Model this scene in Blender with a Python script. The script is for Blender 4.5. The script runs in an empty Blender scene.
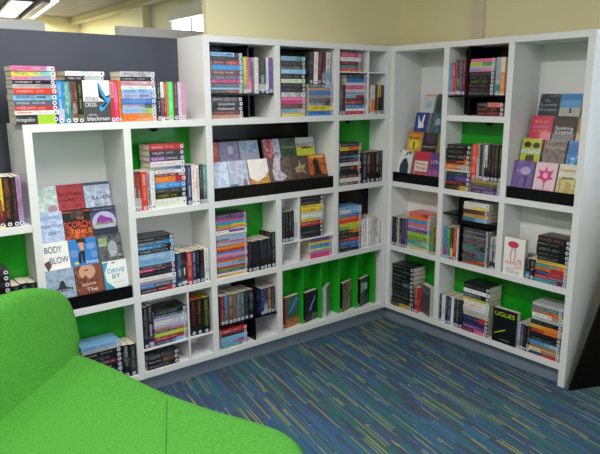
import bpy, bmesh, math, random
from mathutils import Matrix, Vector
random.seed(7)
C = bpy.context.scene.collection
PI = math.pi
# ---------------------------------------------------------------- camera (solved from the bookcase grid)
F = 616.44
CAM = Vector((-2.9206, -2.784, 1.5089))
RT = Vector((0.7852707, -0.61913765, -0.00430103))
UP = Vector((0.13343067, 0.16244252, 0.97765469))
FW = Vector((0.60460415, 0.76829747, -0.2101733))
def on_plane(px, py, axis, val):
    d = FW + RT * ((px - 300) / F) - UP * ((py - 227) / F)
    return CAM + d * ((val - CAM[axis]) / d[axis])
def on_any(px, py, p0, n):
    d = FW + RT * ((px - 300) / F) - UP * ((py - 227) / F)
    return CAM + d * ((Vector(p0) - CAM).dot(n) / d.dot(n))
cam = bpy.data.objects.new('camera', bpy.data.cameras.new('camera'))
C.objects.link(cam)
cam.data.sensor_width = 36; cam.data.lens = F / 600 * 36; cam.data.clip_start = 0.05
m = Matrix((RT, UP, -FW)).transposed().to_4x4(); m.translation = CAM
cam.matrix_world = m
bpy.context.scene.camera = cam
# ---------------------------------------------------------------- materials
def srgb(h):
    if isinstance(h, str):
        h = h.lstrip('#'); c = [int(h[i:i + 2], 16) / 255 for i in (0, 2, 4)]
    else: c = h
    return tuple(x / 12.92 if x <= .04045 else ((x + .055) / 1.055) ** 2.4 for x in c) + (1,)
def base_mat(name, rough=.5, coat=0, spec=.5):
    mt = bpy.data.materials.new(name); mt.use_nodes = True
    b = mt.node_tree.nodes['Principled BSDF']
    b.inputs['Roughness'].default_value = rough
    b.inputs['Coat Weight'].default_value = coat
    b.inputs['Specular IOR Level'].default_value = spec
    return mt, mt.node_tree, b
def noise_mat(name, c1, c2, scale=20, rough=.5, bump=0, coat=0, detail=3, spec=.5, stretch=None):
    mt, nt, b = base_mat(name, rough, coat, spec)
    tc = nt.nodes.new('ShaderNodeTexCoord'); n = nt.nodes.new('ShaderNodeTexNoise')
    n.inputs['Scale'].default_value = scale; n.inputs['Detail'].default_value = detail
    src = tc.outputs['Object']
    if stretch:
        mp = nt.nodes.new('ShaderNodeMapping'); mp.inputs['Scale'].default_value = stretch
        nt.links.new(src, mp.inputs[0]); src = mp.outputs[0]
    nt.links.new(src, n.inputs['Vector'])
    r = nt.nodes.new('ShaderNodeValToRGB')
    r.color_ramp.elements[0].position = .35; r.color_ramp.elements[1].position = .65
    r.color_ramp.elements[0].color = srgb(c1); r.color_ramp.elements[1].color = srgb(c2)
    nt.links.new(n.outputs['Fac'], r.inputs[0]); nt.links.new(r.outputs[0], b.inputs['Base Color'])
    if bump:
        bp = nt.nodes.new('ShaderNodeBump'); bp.inputs['Strength'].default_value = bump; bp.inputs['Distance'].default_value = .002
        nt.links.new(n.outputs['Fac'], bp.inputs['Height']); nt.links.new(bp.outputs[0], b.inputs['Normal'])
    return mt
WHITE = noise_mat('white_laminate', 'e0e1e1', 'e3e4e4', 6, .42, spec=.35)
GREEN = noise_mat('green_gloss_board', '129016', '189c1c', 3, .22, spec=.5)
GREENFIN = noise_mat('green_painted_board', '18a01c', '1eac22', 3, .45)
BLACK = noise_mat('black_acrylic', '0b0b0d', '0e0e10', 5, .22, spec=.22)
PLINTH = noise_mat('grey_plinth', '737f8d', '7a8694', 8, .5)
WALL = noise_mat('cream_wall_paint', 'ece4b6', 'efe7bc', 2.5, .8, bump=.05)
PALE = noise_mat('pale_trunking', 'd8cbb4', 'ddd0b9', 4, .5)
PANEL = noise_mat('dark_grey_panel', '3e424f', '444855', 3, .6)
CEIL = noise_mat('ceiling_tile', '8a8688', '989494', 3, .8, stretch=(8, .6, 1))
CREAMB = noise_mat('cream_bulkhead', 'c8c2a0', 'd0caa8', 2, .8)
FELT = noise_mat('green_wool_felt', '42892e', '55a03f', 150, .95, bump=.6, detail=4, spec=.15)
SEAM = noise_mat('green_wool_seam', '2c7018', '337a1e', 200, .95)
DARKBOARD = noise_mat('matt_black_board', '08080a', '0a0a0c', 9, .7, spec=.1)
METAL = noise_mat('brushed_metal', '8c8f93', '9da0a4', 30, .35)
GREYM = noise_mat('lamp_housing_grey', '56525c', '605c66', 6, .5)
FRAME = noise_mat('window_frame_paint', 'd8dce4', 'e2e6ec', 6, .4)
BLINDM = noise_mat('cream_blind_fabric', 'e2dcc0', 'e6e0c6', 6, .8)
STEM = noise_mat('hole_black', '050505', '0a0a0a', 6, .9)
def emit(name, col, s):
    mt = bpy.data.materials.new(name); mt.use_nodes = True; nt = mt.node_tree; nt.nodes.clear()
    e = nt.nodes.new('ShaderNodeEmission'); o = nt.nodes.new('ShaderNodeOutputMaterial')
    e.inputs[0].default_value = srgb(col); e.inputs[1].default_value = s
    nt.links.new(e.outputs[0], o.inputs[0]); return mt
LAMP = emit('lamp_diffuser', 'ffffff', 1.6)
def page_mat():
    mt, nt, b = base_mat('page_edges', .85)
    tc = nt.nodes.new('ShaderNodeTexCoord'); mp = nt.nodes.new('ShaderNodeMapping'); mp.inputs['Scale'].default_value = (900, 1, 1)
    n = nt.nodes.new('ShaderNodeTexNoise'); n.inputs['Scale'].default_value = 1; n.inputs['Detail'].default_value = 1
    nt.links.new(tc.outputs['Object'], mp.inputs[0]); nt.links.new(mp.outputs[0], n.inputs['Vector'])
    at = nt.nodes.new('ShaderNodeAttribute'); at.attribute_name = 'Col'
    mx = nt.nodes.new('ShaderNodeMix'); mx.data_type = 'RGBA'; mx.blend_type = 'MULTIPLY'; mx.inputs[0].default_value = .22
    nt.links.new(at.outputs['Color'], mx.inputs[6]); nt.links.new(n.outputs['Fac'], mx.inputs[7])
    nt.links.new(mx.outputs[2], b.inputs['Base Color']); return mt
PAGES = page_mat()
def attr_mat(name, mode, rough=.33):
    """colour attribute 'Col'; 'Ink' is the second printed colour"""
    mt, nt, b = base_mat(name, rough, .15)
    a = nt.nodes.new('ShaderNodeAttribute'); a.attribute_name = 'Col'
    if mode == 'plain':
        nt.links.new(a.outputs['Color'], b.inputs['Base Color']); return mt
    k = nt.nodes.new('ShaderNodeAttribute'); k.attribute_name = 'Ink'
    uv = nt.nodes.new('ShaderNodeUVMap'); uv.uv_map = 'UVMap'
    mx = nt.nodes.new('ShaderNodeMix'); mx.data_type = 'RGBA'
    nt.links.new(a.outputs['Color'], mx.inputs[6]); nt.links.new(k.outputs['Color'], mx.inputs[7])
    if mode == 'letters':      # small blocks of printed strokes
        mp = nt.nodes.new('ShaderNodeMapping'); mp.inputs['Scale'].default_value = (560, 420, 1)
        sn = nt.nodes.new('ShaderNodeVectorMath'); sn.operation = 'FLOOR'
        wn = nt.nodes.new('ShaderNodeTexWhiteNoise'); wn.noise_dimensions = '2D'
        nt.links.new(uv.outputs[0], mp.inputs[0]); nt.links.new(mp.outputs[0], sn.inputs[0]); nt.links.new(sn.outputs[0], wn.inputs['Vector'])
        g = nt.nodes.new('ShaderNodeMath'); g.operation = 'GREATER_THAN'; g.inputs[1].default_value = .56
        nt.links.new(wn.outputs['Value'], g.inputs[0]); nt.links.new(g.outputs[0], mx.inputs[0])
    else:                      # mottled picture
        n = nt.nodes.new('ShaderNodeTexNoise'); n.inputs['Scale'].default_value = 28; n.inputs['Detail'].default_value = 4
        r = nt.nodes.new('ShaderNodeValToRGB'); r.color_ramp.elements[0].position = .46; r.color_ramp.elements[1].position = .62
        nt.links.new(uv.outputs[0], n.inputs['Vector']); nt.links.new(n.outputs['Fac'], r.inputs[0]); nt.links.new(r.outputs[0], mx.inputs[0])
    nt.links.new(mx.outputs[2], b.inputs['Base Color']); return mt
M_PLAIN, M_LET, M_PIC = attr_mat('printed_card', 'plain'), attr_mat('printed_lettering', 'letters'), attr_mat('printed_picture', 'picture')
def carpet_mat():
    mt, nt, b = base_mat('striped_carpet', .95, 0, .1)
    N = nt.nodes.new; L = nt.links.new
    tc = N('ShaderNodeTexCoord'); mp = N('ShaderNodeMapping'); mp.inputs['Rotation'].default_value = (0, 0, math.radians(11))
    L(tc.outputs['Object'], mp.inputs[0])
    sp = N('ShaderNodeSeparateXYZ'); L(mp.outputs[0], sp.inputs[0])
    def math_(op, a, bb=None, v=None):
        n = N('ShaderNodeMath'); n.operation = op
        L(a, n.inputs[0])
        if bb is not None: L(bb, n.inputs[1])
        elif v is not None: n.inputs[1].default_value = v
        return n.outputs[0]
    def layer(w, ln, seed, stops):
        ix = math_('FLOOR', math_('DIVIDE', sp.outputs[0], v=w))
        wn = N('ShaderNodeTexWhiteNoise'); wn.noise_dimensions = '1D'; L(math_('ADD', ix, v=seed), wn.inputs['W'])
        iy = math_('FLOOR', math_('ADD', math_('DIVIDE', sp.outputs[1], v=ln), math_('MULTIPLY', wn.outputs['Value'], v=17.3)))
        cb = N('ShaderNodeCombineXYZ'); L(ix, cb.inputs[0]); L(iy, cb.inputs[1]); cb.inputs[2].default_value = seed
        w2 = N('ShaderNodeTexWhiteNoise'); w2.noise_dimensions = '3D'; L(cb.outputs[0], w2.inputs['Vector'])
        r = N('ShaderNodeValToRGB'); r.color_ramp.interpolation = 'CONSTANT'
        e = r.color_ramp.elements
        e[0].position = 0; e[0].color = srgb(stops[0][1]); e[1].position = stops[1][0]; e[1].color = srgb(stops[1][1])
        for p_, c_ in stops[2:]:
            x = e.new(p_); x.color = srgb(c_)
        L(w2.outputs['Value'], r.inputs[0]); return r.outputs[0], w2.outputs['Value']
    c1, v1 = layer(.0052, .30, 3, [(0, '446a98'), (.22, '3c5a80'), (.42, '587892'), (.54, '467c84'), (.66, '585e6c'), (.76, 'b4b23c'), (.90, '6c8a58')])
    c2, v2 = layer(.019, .20, 11, [(0, '446c9c'), (.3, '3c5c88'), (.5, '48606f'), (.66, '3e766e'), (.82, '545866')])
    c3, v3 = layer(.015, .34, 29, [(0, '3e64a0'), (.35, '3f5570'), (.6, '3f7078'), (.85, '494f5c')])
    g = N('ShaderNodeMath'); g.operation = 'GREATER_THAN'; L(v2, g.inputs[0]); g.inputs[1].default_value = .6
    mx = N('ShaderNodeMix'); mx.data_type = 'RGBA'; L(g.outputs[0], mx.inputs[0]); L(c1, mx.inputs[6]); L(c2, mx.inputs[7])
    mx2 = N('ShaderNodeMix'); mx2.data_type = 'RGBA'; mx2.inputs[0].default_value = .25; L(mx.outputs[2], mx2.inputs[6]); L(c3, mx2.inputs[7])
    nz = N('ShaderNodeTexNoise'); nz.inputs['Scale'].default_value = 300; L(tc.outputs['Object'], nz.inputs['Vector'])
    mu = N('ShaderNodeMix'); mu.data_type = 'RGBA'; mu.blend_type = 'MULTIPLY'; mu.inputs[0].default_value = .52
    L(mx2.outputs[2], mu.inputs[6]); L(nz.outputs['Fac'], mu.inputs[7]); L(mu.outputs[2], b.inputs['Base Color'])
    bp = N('ShaderNodeBump'); bp.inputs['Strength'].default_value = .4; bp.inputs['Distance'].default_value = .003
    L(nz.outputs['Fac'], bp.inputs['Height']); L(bp.outputs[0], b.inputs['Normal'])
    return mt
CARPET = carpet_mat()
# ---------------------------------------------------------------- mesh helpers
def box(bm, x0, x1, y0, y1, z0, z1, mi=0):
    vs = [bm.verts.new(p) for p in ((x0, y0, z0), (x1, y0, z0), (x1, y1, z0), (x0, y1, z0), (x0, y0, z1), (x1, y0, z1), (x1, y1, z1), (x0, y1, z1))]
    for f in ((0, 3, 2, 1), (4, 5, 6, 7), (0, 1, 5, 4), (1, 2, 6, 5), (2, 3, 7, 6), (3, 0, 4, 7)):
        bm.faces.new([vs[i] for i in f]).material_index = mi
def finish(name, bm, mats, parent=None, loc=(0, 0, 0), bevel=0, smooth=False):
    me = bpy.data.meshes.new(name); bm.normal_update(); bm.to_mesh(me); bm.free()
    for mt in (mats if isinstance(mats, (list, tuple)) else [mats]): me.materials.append(mt)
    if smooth:
        for p in me.polygons: p.use_smooth = True
    o = bpy.data.objects.new(name, me); C.objects.link(o); o.location = loc
    if parent: o.parent = parent
    if bevel:
        b = o.modifiers.new('bevel', 'BEVEL'); b.width = bevel; b.segments = 2; b.limit_method = 'ANGLE'
    return o
def bx(name, mats, parent, x0, x1, y0, y1, z0, z1, bevel=0):
    bm = bmesh.new(); box(bm, x0, x1, y0, y1, z0, z1); return finish(name, bm, mats, parent, bevel=bevel)
def thing(name, label, cat, loc=(0, 0, 0), rz=0, group=None):
    o = bpy.data.objects.new(name, None); C.objects.link(o); o.empty_display_size = .05
    o.location = loc; o.rotation_euler = (0, 0, rz); o['label'] = label; o['category'] = cat
    if group: o['group'] = group
    return o
def struct(o): o['kind'] = 'structure'; return o
# ---------------------------------------------------------------- grid of the bookcases (metres, from the photograph)
TV, TH = .0364, .0333
U = {1: -2.2137, 2: -1.7732, 3: -1.3353, 4: -.8984, 5: -.4651, 6: -.0364}   # left edges of the uprights, left run
V = {0: 0.0, 1: .4171, 2: .8381, 3: 1.2609}                                  # right run (v runs towards the camera)
ZT, ZA, ZB, ZC, ZD = 1.80, 1.3882, .9586, .5344, .1231
DEP, WY, WX = .295, .30, .40
RUN = {'L': 0.0, 'R': -PI / 2}
# ---------------------------------------------------------------- room
struct(bx('floor', CARPET, None, -6, WX, -6, 7, -.05, 0))
struct(bx('ceiling', CEIL, None, -6, WX + .2, -6, 7, 2.6, 2.65))
# right wall with window openings: one far beyond the partition, two beside the camera
def wall_with_holes(name, x0, x1, ya, yb, holes, zt=2.6):
    bm = bmesh.new(); y = ya
    for (h0, h1, z0, z1) in holes:
        box(bm, x0, x1, y, h0, 0, zt); box(bm, x0, x1, h0, h1, 0, z0); box(bm, x0, x1, h0, h1, z1, zt); y = h1
    box(bm, x0, x1, y, yb, 0, zt)
    return struct(finish(name, bm, WALL))
HOLES = [(-4.6, -3.2, 1.0, 2.45), (-2.9, -1.55, 1.0, 2.45), (2.35, 3.76, 1.0, 2.46)]
wall_with_holes('wall_right', WX, WX + .2, -6, 7, HOLES)
struct(bx('wall_back', WALL, None, -1.137, WX, WY, WY + .04, 0, 2.6))
struct(bx('wall_far', WALL, None, -6, WX, 6.6, 6.75, 0, 2.6))
struct(bx('wall_left', WALL, None, -6.1, -6, -6, 7, 0, 2.6))
struct(bx('wall_front', WALL, None, -6, WX, -6.1, -6, 0, 2.6))
for i, (a, b_) in enumerate(((4.25, 4.88), )):
    struct(bx('trim_1', WALL, None, WX - .1, WX, a, b_, 0, 2.6))
struct(bx('trim_2', CREAMB, None, WX - .16, WX, .36, 6.6, 2.52, 2.6))
struct(bx('trim_3', PALE, None, WX - .03, WX, -.40, -.318, 0, 2.6))   # pale vertical trunking
GLASS = bpy.data.materials.new('window_glass'); GLASS.use_nodes = True
_b = GLASS.node_tree.nodes['Principled BSDF']; _b.inputs['Transmission Weight'].default_value = 1; _b.inputs['Roughness'].default_value = 0; _b.inputs['IOR'].default_value = 1.02
for n, (h0, h1, z0, z1) in enumerate(HOLES):
    t = bpy.data.objects.new('window_%d' % (n + 1), None); C.objects.link(t); t['kind'] = 'structure'; t.location = (WX, (h0 + h1) / 2, z0)
    def wb(nm, mt, x0, x1, y0, y1, za, zb):
        bx(nm, mt, t, x0 - 0, x1 - 0, y0 - (h0 + h1) / 2, y1 - (h0 + h1) / 2, za - z0, zb - z0)
    bm = bmesh.new(); yc = (h0 + h1) / 2
    for (a, c, d, e) in ((h0, h0 + .05, z0, z1), (h1 - .05, h1, z0, z1), (h0 + .05, h1 - .05, z0, z0 + .05), (h0 + .05, h1 - .05, z1 - .05, z1), (h0 + .46, h0 + .50, z0 + .05, z1 - .05), (h0 + .9, h0 + .94, z0 + .05, z1 - .05), (h0 + .05, h1 - .05, z1 - .48, z1 - .45)):
        box(bm, .0, .04, a - yc, c - yc, d - z0, e - z0)
    finish('window_frame', bm, FRAME, t)
    wb('glass', GLASS, .017, .023, h0 + .05, h1 - .05, z0 + .05, z1 - .05)
    if n == 2: wb('blind', BLINDM, -.03, -.001, h0, h1, z1 - .15, z1)
# ceiling lamps (lit fittings of the room, plus one added fill)
def ceiling_lamp(x, y, w, l, label, power, rz=0):
    t = thing('ceiling_lamp', label, 'ceiling light', (x, y, 2.6), rz, 'fluorescent lamps along the ceiling')
    bx('lamp_housing', GREYM, t, -w / 2 - .02, w / 2 + .02, -l / 2 - .02, l / 2 + .02, -.05, 0)
    bx('diffuser', LAMP, t, -w / 2, w / 2, -l / 2, l / 2, -.06, -.0501)
    ld = bpy.data.lights.new('lamp_light', 'AREA'); ld.shape = 'RECTANGLE'; ld.size = w; ld.size_y = l; ld.energy = power; ld.color = (1, .97, .92)
    lo = bpy.data.objects.new('lamp_light', ld); C.objects.link(lo); lo.parent = t; lo.location = (0, 0, -.075)
    return t
# ---------------------------------------------------------------- things placed in a run's own frame (x along the run, y into it, z up)
OFF = {}
def run_thing(run, name, label, cat, x, y, z, group=None):
    loc = (x, y, z) if run == 'L' else (y, -x, z)
    t = thing(name, label, cat, loc, RUN[run], group); OFF[t.name] = (x, y, z); return t
def part(t, name, mats, x0, x1, y0, y1, z0, z1, bevel=.0012):
    ox, oy, oz = OFF[t.name]
    return bx(name, mats, t, x0 - ox, x1 - ox, y0 - oy, y1 - oy, z0 - oz, z1 - oz, bevel)
def hole(t, x, y, z, r=.028):
    ox, oy, oz = OFF[t.name]; bm = bmesh.new()
    vs = [bm.verts.new((x - ox + r * math.cos(a), y - oy, z - oz + r * math.sin(a))) for a in [PI + PI * i / 12 for i in range(13)]]
    f = bm.faces.new(vs); bmesh.ops.extrude_face_region(bm, geom=[f])
    for v in list(bm.verts)[:13]: v.co.y -= .0015
    bmesh.ops.recalc_face_normals(bm, faces=bm.faces)
    finish('cable_hole', bm, STEM, t)
def back(t, mat, x0, x1, z0, z1, d, holed=False, tag=None):
    o = part(t, 'back_panel', mat, x0, x1, d, d + .012, z0, z1)
    if mat is GREEN: o['label'] = 'glossy bright green back panel'
    if mat is BLACK: o['label'] = 'black back panel'
    if holed: hole(t, (x0 + x1) / 2, d - .0008, z1 - .0005)
# --- tall left bookcase: columns 3-5
t = run_thing('L', 'bookcase', 'tall white bookcase of cube shelves on the left wall, reaching the corner', 'bookcase', -.67, .1475, 0)
part(t, 'side_panel', WHITE, U[3], U[3] + TV, 0, DEP, ZD - TH, ZT - TH)
part(t, 'side_panel', WHITE, U[6], -.0006, 0, DEP, ZD - TH, ZT - TH)
part(t, 'top_board', WHITE, U[3], -.0006, 0, DEP, ZT - TH, ZT)
for z, in ((ZA,), (ZB,), (ZC,), (ZD,)): part(t, 'shelf', WHITE, U[3] + TV, U[6], .0005, DEP - .012, z - TH, z)
part(t, 'divider', WHITE, U[4], U[4] + TV, 0, DEP - .012, ZA, ZT - TH); part(t, 'divider', WHITE, U[5], U[5] + TV, 0, DEP - .012, ZA, ZT - TH)
part(t, 'divider', WHITE, U[5], U[5] + TV, 0, DEP - .012, ZB, ZA - TH)
part(t, 'divider', WHITE, U[4], U[4] + TV, 0, DEP - .012, ZC, ZB - TH); part(t, 'divider', WHITE, U[5], U[5] + TV, 0, DEP - .012, ZC, ZB - TH)
part(t, 'divider', WHITE, U[4], U[4] + TV, 0, DEP - .012, ZD, ZC - TH)
part(t, 'plinth', PLINTH, U[3] + .0, .036, .036, .25, 0, ZD - TH - .0005, 0)
c = {k: (U[k] + TV, U[k + 1]) for k in (1, 2, 3, 4, 5)}
def cellbox(k, row):
    z0, z1 = {1: (ZA, ZT - TH), 2: (ZB, ZA - TH), 3: (ZC, ZB - TH), 4: (ZD, ZC - TH)}[row]
    return c[k][0], c[k][1], z0, z1
back(t, BLACK, *cellbox(3, 1), .20); back(t, BLACK, *cellbox(4, 1), .20); back(t, WHITE, *cellbox(5, 1), .16)
back(t, BLACK, U[3] + TV, U[5], ZB, ZA - TH, .25); back(t, GREEN, *cellbox(5, 2), .14, True)
back(t, GREEN, *cellbox(3, 3), .14); back(t, WHITE, *cellbox(4, 3), .14); back(t, BLACK, *cellbox(5, 3), .14)
back(t, WHITE, *cellbox(3, 4), .25); back(t, GREENFIN, U[4] + TV, U[6], ZD, ZC - TH, .135)
# thin white inner dividers
part(t, 'thin_divider', WHITE, -.194, -.185, .002, .159, ZA, ZT - TH, .0005)
part(t, 'thin_shelf', WHITE, U[5] + TV, -.194, .003, .159, 1.634, 1.642, .0005); part(t, 'thin_shelf', WHITE, -.185, U[6], .003, .159, 1.634, 1.642, .0005)
part(t, 'thin_divider', WHITE, -.738, -.729, .002, .139, ZC, ZB - TH, .0005)
part(t, 'thin_shelf', WHITE, U[4] + TV, -.738, .003, .139, .660, .669, .0005); part(t, 'thin_shelf', WHITE, -.729, U[5], .003, .139, .660, .669, .0005)
# green fins
FIN = [-.862, -.690, -.541, -.390, -.232, -.075]
for i, x in enumerate(FIN):
    part(t, 'fin', GREENFIN, x if i else U[4] + TV, (x if i else U[4] + TV) + .012, .035, .1348, ZD, ZC - TH, .0005)['label'] = 'upright green painted fin'
# --- low bookcase: columns 1-2
t = run_thing('L', 'bookcase', 'low white bookcase left of the tall one, books standing along its top', 'bookcase', -1.79, .1475, 0)
part(t, 'side_panel', WHITE, U[1], U[1] + TV, 0, DEP - .03, ZD - TH, ZA - TH)
part(t, 'top_board', WHITE, U[1], U[3] - .0006, 0, DEP - .03, ZA - TH, ZA)
part(t, 'divider', WHITE, U[2], U[2] + TV, 0, DEP - .04, ZD - TH, ZA - TH)
part(t, 'shelf', WHITE, U[1] + TV, U[2], .0005, DEP - .04, ZC - TH, ZC); part(t, 'shelf', WHITE, U[1] + TV, U[2], .0005, DEP - .04, ZD - TH, ZD)
for z in (ZB, ZC, ZD): part(t, 'shelf', WHITE, U[2] + TV, U[3] - .0006, .0005, DEP - .04, z - TH, z)
part(t, 'plinth', PLINTH, U[1], U[3] - .001, .036, .24, 0, ZD - TH - .0005, 0)
back(t, WHITE, c[1][0], c[1][1], ZC, ZA - TH, .252)
back(t, GREEN, c[1][0], c[1][1], ZD, ZC - TH, .14)
back(t, GREEN, c[2][0], c[2][1] - .0006, ZB, ZA - TH, .18, True); back(t, WHITE, c[2][0], c[2][1] - .0006, ZC, ZB - TH, .195); back(t, WHITE, c[2][0], c[2][1] - .0006, ZD, ZC - TH, .195)
part(t, 'thin_divider', WHITE, -1.482, -1.473, .002, .194, ZD, ZC - TH, .0005)
part(t, 'thin_shelf', WHITE, c[2][0], -1.482, .003, .194, .236, .245, .0005); part(t, 'thin_shelf', WHITE, -1.473, c[2][1] - .0006, .003, .194, .236, .245, .0005)
# --- far left low unit
t = run_thing('L', 'bookcase', 'low open-topped white bookcase at the left edge, beside the chair back', 'bookcase', -2.45, .1475, 0)
part(t, 'side_panel', WHITE, -2.69, -2.655, 0, .20, 0, 1.165)
part(t, 'back_panel', WHITE, -2.655, U[1] - .0006, .2, .212, 0, 1.168)
for z in (ZB, ZC, ZD): part(t, 'shelf', WHITE, -2.655, U[1] - .0006, .0005, .2, z - TH, z)
part(t, 'plinth', PLINTH, -2.655, U[1] - .001, .036, .19, 0, ZD - TH - .0005, 0)
back(t, GREEN, -2.655, U[1] - .0006, ZC, ZB - TH, .14)
back(t, GREEN, -2.655, U[1] - .0006, ZD, ZC - TH, .14)
# --- right run
t = run_thing('R', 'bookcase', 'tall white bookcase of cube shelves on the right wall, three columns wide', 'bookcase', .64, .1475, 0)
E1 = V[3] + TV
part(t, 'side_panel', WHITE, V[0], V[0] + TV, 0, DEP, ZD - TH, ZT - TH); part(t, 'side_panel', WHITE, V[3], E1, 0, DEP, 0, ZT - TH)
part(t, 'top_board', WHITE, V[0], E1, 0, DEP, ZT - TH, ZT)
part(t, 'divider', WHITE, V[1], V[1] + TV, 0, DEP - .012, ZD - TH, ZT - TH); part(t, 'divider', WHITE, V[2], V[2] + TV, 0, DEP - .012, ZC - TH, ZT - TH)
d = {1: (V[0] + TV, V[1]), 2: (V[1] + TV, V[2]), 3: (V[2] + TV, V[3])}
for k in (1, 2, 3):
    for z in (ZB, ZC): part(t, 'shelf', WHITE, d[k][0], d[k][1], .0005, DEP - .012, z - TH, z)
part(t, 'shelf', WHITE, d[2][0], d[2][1], .0005, DEP - .012, ZA - TH, ZA); part(t, 'shelf', WHITE, d[1][0], d[1][1], .0005, DEP - .012, ZD - TH, ZD); part(t, 'shelf', WHITE, d[2][0], d[3][1], .0005, DEP - .012, ZD - TH, ZD)
part(t, 'plinth', PLINTH, V[0] - .0355, V[3] - .0005, .0365, .25, 0, ZD - TH - .0005, 0)
back(t, WHITE, *d[1], ZB, ZT - TH, .252); back(t, WHITE, *d[3], ZB, ZT - TH, .252)
back(t, WHITE, *d[1], ZC, ZB - TH, .16); back(t, WHITE, *d[3], ZC, ZB - TH, .165)
back(t, BLACK, *d[2], ZA, ZT - TH, .16); back(t, GREEN, *d[2], ZB, ZA - TH, .15, True); back(t, BLACK, *d[2], ZC, ZB - TH, .16)
back(t, GREEN, *d[1], ZD, ZC - TH, .15); back(t, GREEN, d[2][0], d[3][1], ZD, ZC - TH, .15)
# --- black shelf inserts
t = run_thing('L', 'shelf_insert', 'black acrylic insert in the top left cube of the tall left bookcase', 'shelf insert', -1.1, .1, ZA)
part(t, 'shelf_board', BLACK, c[3][0] + .001, c[3][1] - .001, .012, .199, 1.506, 1.516, .0005)
part(t, 'upright_panel', BLACK, -1.030, -1.020, .07, .199, 1.5165, ZT - TH - .001, .0005); part(t, 'upright_panel', BLACK, -1.030, -1.020, .07, .199, ZA + .0005, 1.5055, .0005)
t = run_thing('L', 'shelf_insert', 'black acrylic insert in the lowest cube, left of the green fins', 'shelf insert', -1.05, .1, ZD)
part(t, 'upright_panel', BLACK, -1.062, -1.052, .004, .249, ZD + .0005, ZC - TH - .001, .0005)
part(t, 'shelf_board', BLACK, c[3][0] + .001, -1.0625, .006, .249, .252, .261, .0005); part(t, 'shelf_board', BLACK, -1.0515, c[3][1] - .001, .006, .249, .252, .261, .0005)
part(t, 'upright_panel', BLACK, -1.05, -1.0, .12, .13, ZD + .0005, .2515, .0005)
t = run_thing('R', 'shelf_insert', 'black acrylic insert in the topmost middle cube of the right bookcase', 'shelf insert', .64, .08, ZA)
part(t, 'shelf_board', BLACK, d[2][0] + .001, d[2][1] - .001, .006, .159, 1.490, 1.500, .0005)
part(t, 'upright_panel', BLACK, .577, .588, .012, .159, 1.5005, ZT - TH - .001, .0005); part(t, 'upright_panel', BLACK, .577, .588, .03, .159, ZA + .0005, 1.4895, .0005)
t = run_thing('R', 'shelf_insert', 'black acrylic insert in the third-row middle cube of the right bookcase', 'shelf insert', .64, .08, ZC)
part(t, 'upright_panel', BLACK, .583, .596, .006, .159, ZC + .0005, ZB - TH - .001, .0005)
part(t, 'shelf_board', BLACK, d[2][0] + .001, .5825, .008, .159, .806, .815, .0005); part(t, 'shelf_board', BLACK, .5965, d[2][1] - .001, .008, .159, .763, .790, .0005)
# --- display stands
def stand(run, x0, x1, z0, depths, zs, black, label, liph=.062):
    mt = BLACK if black else WHITE
    t = run_thing(run, 'display_stand', label, 'display stand', (x0 + x1) / 2, .12, z0)
    part(t, 'front_lip', BLACK, x0 + .003, x1 - .003, .004, .010, z0 + .0005, z0 + liph, .001)['label'] = 'glossy black front lip'
    for dd, z in zip(depths, zs):
        if z - z0 > .012:
            part(t, 'ledge', mt, x0 + .003, x1 - .003, dd, min(dd + .046, .2505), z - .005, z - .001, .0003)
    return t
D4 = (.030, .078, .126, .174)
ZR1 = [ZC + .004, .655, .790, .905]; ZRD = [ZB + .004, 1.078, 1.198, 1.312]; ZR34 = [ZB + .004, 1.062]
stand('L', c[1][0], c[1][1], ZC, D4, ZR1, False, 'stepped cover display with black lip in the low bookcase, behind the chair')
stand('L', c[3][0], c[4][1], ZB, (.03, .09), ZR34, True, 'wide black cover display across two columns of the tall left bookcase', .070)
stand('R', d[1][0], d[1][1], ZB, D4, ZRD, False, 'stepped cover display with black lip nearest the corner, right bookcase')
stand('R', d[3][0], d[3][1], ZB, D4, ZRD, False, 'stepped cover display with black lip at the right end, right bookcase')
# --- dark screen behind the low unit, white cabinets beyond
t = thing('screen_panel', 'dark grey partition screen behind the low bookcase', 'partition', (-2.4, .28, 0))
bx('panel', PANEL, t, -1.6, 1.0635, -.012, .018, 0, 1.80)
bx('foot', METAL, t, -1.2, -1.14, .0185, .25, 0, .02)
t = thing('cupboard', 'white cupboard top showing above the dark screen at far left', 'cupboard', (-2.3, 1.2, 0))
bx('carcass', WHITE, t, -.9, .515, -.2, -.02, 0, 1.922)
t = thing('room_divider', 'white divider panel showing beyond the screen, under the far window', 'divider', (-.95, 1.03, 0))
bx('panel', WHITE, t, -.40, .9, -.03, .03, .03, 1.925); bx('foot', METAL, t, -.3, -.24, -.2, .2, 0, .0295); bx('foot', METAL, t, .6, .66, -.2, .2, 0, .0295)
ceiling_lamp(-.44, 5.55, .075, 1.9, 'long narrow lit ceiling lamp beyond the screen, right of its grey rail', 40, math.radians(-7.5))
ceiling_lamp(-.74, 5.7, .22, 1.6, 'wide lit ceiling lamp beyond the screen, left of the grey rail', 40, math.radians(-7.5))
rail = bx('ceiling_rail', GREYM, None, -.04, .04, -1.0, 1.0, -.09, 0); rail.location = (-.548, 5.55, 2.6); rail.rotation_euler = (0, 0, math.radians(-7.5))
rail['label'] = 'dark grey rail running along the ceiling between two lamps'; rail['category'] = 'ceiling rail'
ceiling_lamp(-3.3, .7, .3, 1.5, 'added fill lamp beyond the left edge, behind the screen', 28)  # unseen fill lamp, added to brighten the white divider beyond the screen
ceiling_lamp(-2.1, -1.15, .3, 1.4, 'ceiling lamp over the green chair, above the frame', 52)
ceiling_lamp(-3.6, -2.6, .3, 1.5, 'ceiling lamp behind the camera on the left', 26)
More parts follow.
